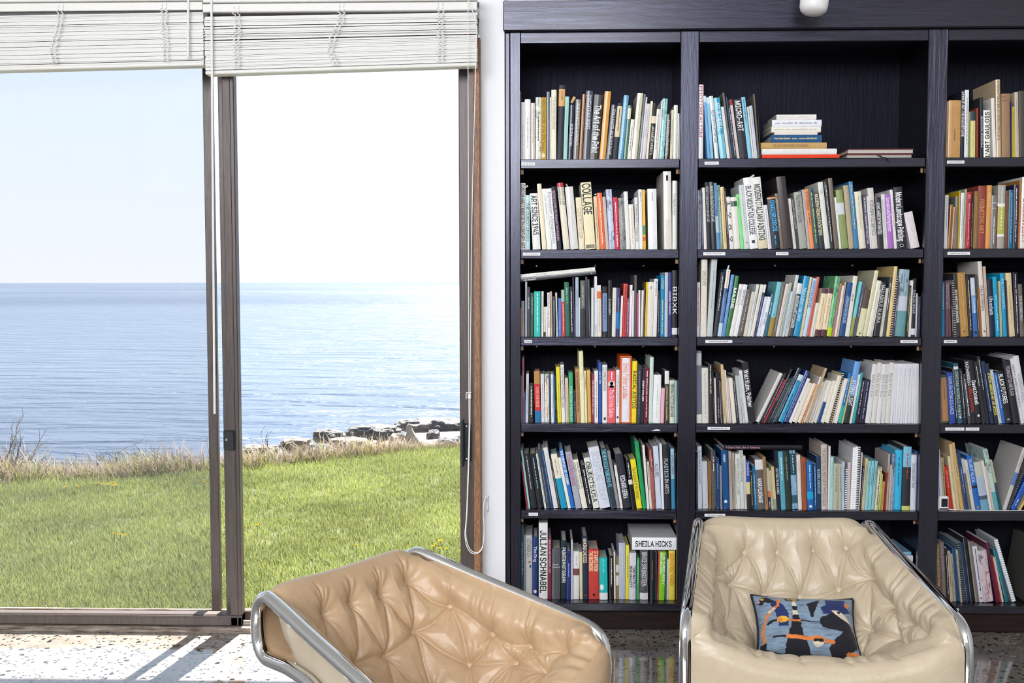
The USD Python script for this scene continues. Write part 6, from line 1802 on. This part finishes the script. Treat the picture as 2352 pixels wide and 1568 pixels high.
N_ = 40000
yy = YF + .16 + (9.8 - YF - .16) * rg.random(N_); half = .62 * yy + .4
xx_ = -.80 * yy - .6 + rg.random(N_) * (.95 * yy + 1.4)
keep = yy < edge_y(xx_) + rg.normal(.05, .1, N_)
xx_, yy = xx_[keep], yy[keep]
instancer("lawn_grass", "short green grass of the lawn between the house and the shore", "grass",
          [(tuft(16, .052, .032, .0019, .8, 20 + k), M["grass"]) for k in range(6)], np.c_[xx_, yy, ground_z(xx_, yy)], rg.uniform(0, 6.28, len(xx_)), rg.uniform(.6, 1.25, len(xx_)), rg.integers(0, 6, len(xx_)))
N_ = 1900
xx_ = rg.uniform(-7.0, 2.6, N_); yy = edge_y(xx_) + np.abs(rg.normal(.0, .42, N_)) - .04
instancer("beach_grass", "dry straw-coloured grass matted along the edge of the lawn", "dry grass",
          [(tuft(22, .16, .07, .0028, 1.5, 50 + k), M["straw"]) for k in range(5)] + [(tuft(18, .13, .06, .004, 1.0, 60), M["leaf_young"])], np.c_[xx_, yy, ground_z(xx_, yy)], rg.uniform(0, 6.28, N_), rg.uniform(.35, 1.15, N_) * np.where(xx_ < -2.0, 1.3, .8) * (.35 + 1.3 * meshkit.noise(np.c_[xx_ * 2.2, yy * 2.2, xx_ * 0], 3)),
          np.where(rg.random(N_) < np.where((xx_ < -2.2), .42, .2), 5, rg.integers(0, 5, N_)))


def shrub(px, py, y, h, n, seed, label, leaves=0, pale=False, spread=.5):
    """A bare-branched shrub rooted where the ray through the pixel meets the depth y."""
    r = np.random.default_rng(seed); g = on_y(px, py, y); base = np.array([g[0], y, float(ground_z(g[0], y)) - .03])
    parts, tips = [], []
    def grow(p, d, l, rad, lev):
        pts = [p]; 
        for k in range(4):
            d = d + r.normal(0, .13, 3); d[2] += .05; d /= np.linalg.norm(d); pts.append(pts[-1] + d * l / 4)
        parts.append(tube(np.array(pts), np.linspace(rad, rad * .45, 5), 3)); tips.extend(pts[2:])
        if lev:
            for _ in range(r.integers(2, 4)):
                k = r.integers(1, 5); dd = d + r.normal(0, .55, 3); dd[2] = abs(dd[2]) * .8 + .15; dd /= np.linalg.norm(dd)
                grow(pts[k], dd, l * r.uniform(.35, .62), rad * .5, lev - 1)
    for _ in range(n + n // 2 if n > 2 else n):
        d = np.array([r.normal(0, spread), r.normal(0, spread), 1.0]); d /= np.linalg.norm(d)
        grow(np.r_[r.normal(0, .06, 2), 0], d, h * r.uniform(.55, .8), .0085, 2)
    s_ = thing("shrub", label, "shrub", tuple(base))
    obj("branches", join(*parts), M["twig_pale" if pale else "twig"], s_)
    if leaves:
        t = np.array(tips); vs, fs = [], []
        for i in range(leaves):
            p = t[r.integers(len(t))] + r.normal(0, .025, 3); a = r.normal(0, 1, 3); a /= np.linalg.norm(a); b_ = np.cross(a, r.normal(0, 1, 3)); b_ /= np.linalg.norm(b_); L = r.uniform(.010, .022)
            k = len(vs); vs += [p, p + a * L * .5 + b_ * L * .25, p + a * L, p + a * L * .5 - b_ * L * .25]; fs += [[k, k + 1, k + 2], [k, k + 2, k + 3]]
        obj("leaves", (np.array(vs), np.array(fs)), M["leaf_young"], s_)


for a in [(15, 1090, 8.0, .62, 9, 1, "largest bare shrub at the far left edge behind the insect screen", 60), (62, 1092, 7.9, .36, 6, 2, "low pale shrub beside the largest bare shrub at far left", 30, True, .7), (118, 1085, 8.2, .34, 8, 3, "leafy yellow-green shrub low at the left, before the water", 420, False, .8),
          (165, 1080, 8.3, .30, 8, 4, "second leafy yellow-green shrub, right of the first one", 420, False, .8), (197, 1050, 8.6, .46, 5, 5, "upright bare shrub with forked crown, left of the tall single stem", 20), (252, 1050, 8.7, .62, 1, 6, "tall single bare stem in the screened half of the door"),
          (285, 1062, 8.5, .36, 7, 7, "tangled brown shrub right of the tall single stem", 90), (325, 1055, 8.6, .46, 8, 8, "bushy brown shrub with upright twigs near the middle of the screen", 120), (365, 1050, 8.8, .34, 6, 9, "smaller twiggy shrub left of the slender leaning twig", 60), (392, 1050, 8.9, .46, 2, 10, "slender leaning twig behind the screen near its frame"),
          (575, 1042, 9.3, .50, 2, 11, "leaning bare twigs just right of the lock plate"), (600, 1036, 9.4, .58, 4, 12, "forked bare shrub right of the lock plate"), (690, 1036, 9.6, .34, 5, 13, "bleached pale branch heap before the rocks", 0, True, .9), (775, 1022, 9.8, .42, 5, 14, "bare shrub in the middle of the clear pane, before the rocks", 30),
          (820, 1036, 9.7, .28, 8, 15, "low leafy shrub in the clear pane, before the rocks", 200, False, .7), (880, 1030, 9.9, .26, 7, 16, "low brushy shrub left of the driftwood stump", 120, False, .7), (1020, 1030, 10.2, .24, 7, 17, "low leafy shrub right of the driftwood stump, beside the handle", 220, False, .7), (940, 1038, 9.9, .24, 5, 18, "low leafy shrub just before the driftwood stump", 90, False, .7)]:
    shrub(*a)


def rock(px0, px1, py0, py1, y, seed, label, mat_="rock"):
    a, b_ = on_y(px0, py1, y), on_y(px1, py0, y)
    m = trimesh.creation.icosphere(4, 1.0); v = np.asarray(m.vertices)
    q = v / np.max(np.abs(v), axis=1, keepdims=True); v = v * .65 + q * .35
    n = (meshkit.fbm(v * 2.1 + seed * 7.3, 5, seed) - .5)[:, None]
    v = v * (1 + .75 * n) + .12 * (meshkit.fbm(v * 6 + seed, 3, seed + 1) - .5)[:, None] * v
    v = v - (v.max(0) + v.min(0)) / 2; v /= v.max(0)
    sx_, sz_ = (b_[0] - a[0]) / 2, (b_[2] - a[2]) / 2 * 1.25
    v = v * (sx_, max(sx_ * .7, sz_), sz_)
    o = obj("rock", moved((v, m.faces), ((a[0] + b_[0]) / 2, y, b_[2] - sz_)), M[mat_], None, smooth=True); tag(o, label, "rock")


for a in [(948, 1080, 958, 1000, 15.5, 1, "large dark rock at the right, behind the black handle"), (905, 985, 962, 986, 17, 2, "long dark ledge of rock left of the largest rock"), (830, 925, 974, 996, 15.5, 3, "pale grey ledge of rock in the middle of the shore"), (790, 870, 976, 1004, 13.5, 4, "rounded brown-grey rock under the pale ledge"),
          (715, 800, 984, 1012, 14, 5, "leftmost rugged rock of the ledge above the sea"), (860, 905, 984, 1008, 13, 6, "brown rock between the pale ledge and driftwood"), (978, 1012, 985, 1018, 12.5, 7, "rounded rock just right of the driftwood stump"), (1000, 1060, 1002, 1036, 11.6, 8, "low grey rock near the grass at the right, by the handle"), (1044, 1090, 996, 1032, 12.4, 9, "rock partly behind the black door handle"),
          (890, 960, 992, 1024, 12.2, 10, "flat pale rock left of the driftwood stump", "beach"), (640, 720, 1004, 1034, 12, 11, "flat tan rock at the left end of the ledge", "beach"), (556, 640, 1020, 1046, 10.4, 12, "flat pale rock beside the lock plate", "beach"), (752, 850, 1002, 1030, 11.6, 13, "broad tan rock behind the bare shrubs", "beach")]:
    rock(*a)
c = on_y(957, 1010, 11.2)
dw = thing("driftwood", "bleached driftwood stump standing among the shore rocks", "driftwood", tuple(c - np.array([0, 0, .12])))
obj("stump", join(tube(smooth_path([(.06, 0, -.1), (.02, 0, .05), (-.05, 0, .16), (-.08, 0, .24), (-.07, .01, .29)], 5), np.linspace(.07, .022, 21), 8), tube(smooth_path([(.12, .02, -.08), (.06, 0, .04), (.0, 0, .1)], 5), np.linspace(.045, .03, 11), 7), tube(smooth_path([(-.05, 0, .14), (-.10, 0, .17), (-.09, 0, .22)], 4), np.linspace(.02, .008, 9), 6)), M["twig_pale"], dw, smooth=True)

DAN = [(150, 1118, 9), (176, 1116, 9), (222, 1109, 9), (236, 1112, 10), (248, 1112, 10), (258, 1108, 9), (264, 1114, 13), (262, 1225, 8), (276, 1227, 9), (287, 1228, 9), (470, 1106, 7), (556, 1211, 8), (568, 1208, 7), (591, 1205, 9), (818, 1251, 6), (1000, 1250, 8), (1012, 1242, 13), (1009, 1259, 9), (1058, 1265, 10), (1026, 1260, 6), (833, 1085, 6), (995, 1254, 6)]
for n, (px, py, s_) in enumerate(DAN):
    z = LZ + .058; p = on_z(px, py, z); sc = max(s_ * p[1] / F / 2 * 1.25, .012)
    side = "screened half" if px < 500 else "clear pane"
    near = {0: "leftmost of the far left pair", 1: "right of the far left pair", 2: "first of the row of five", 3: "second of the row of five", 4: "third of the row of five", 5: "fourth of the row of five, set back", 6: "largest of the row of five, at its right end", 7: "left of the lower three", 8: "middle of the lower three", 9: "right of the lower three", 10: "alone near the screen frame",
            11: "just right of the middle frame, leftmost", 12: "second right of the middle frame", 13: "third right of the middle frame", 14: "alone in the middle above the tan chair", 15: "left of the cluster by the tan chair", 16: "largest of the cluster by the tan chair", 17: "lower one of the cluster by the tan chair", 18: "nearest the right frame above the tan chair", 19: "small, right of the cluster by the tan chair", 20: "tiny, high in the middle of the lawn", 21: "tiny, low left of the cluster by the tan chair"}[n]
    d = thing("dandelion", f"yellow dandelion, {side}, {near}", "dandelion", (p[0], p[1], float(ground_z(p[0], p[1]))), group="dandelions on the lawn")
    hz_ = z - float(ground_z(p[0], p[1]))
    vs, fs = [], []
    r = np.random.default_rng(n)
    for k in range(46):
        a = k * 2.399; rr = sc * math.sqrt((k + .5) / 46); t = np.array([math.cos(a), math.sin(a), 0]); s2 = np.array([-t[1], t[0], 0]); j = len(vs)
        vs += [t * rr * .2 + [0, 0, hz_], t * rr * .7 + s2 * sc * .09 + [0, 0, hz_ + sc * .42 * (1 - (rr / sc) ** 2) + .001], t * (rr + .1 * sc) + [0, 0, hz_ + sc * .5 * (1 - (rr / sc) ** 2)], t * rr * .7 - s2 * sc * .09 + [0, 0, hz_ + sc * .42 * (1 - (rr / sc) ** 2) + .001]]
        fs += [[j, j + 1, j + 2], [j, j + 2, j + 3]]
    obj("flower_head", (np.array(vs), np.array(fs)), M["dandelion"], d)
    obj("stem", tube([(0, 0, -.02), (.002, 0, hz_ * .6), (0, 0, hz_ + .002)], .0018, 5), M["grass"], d)
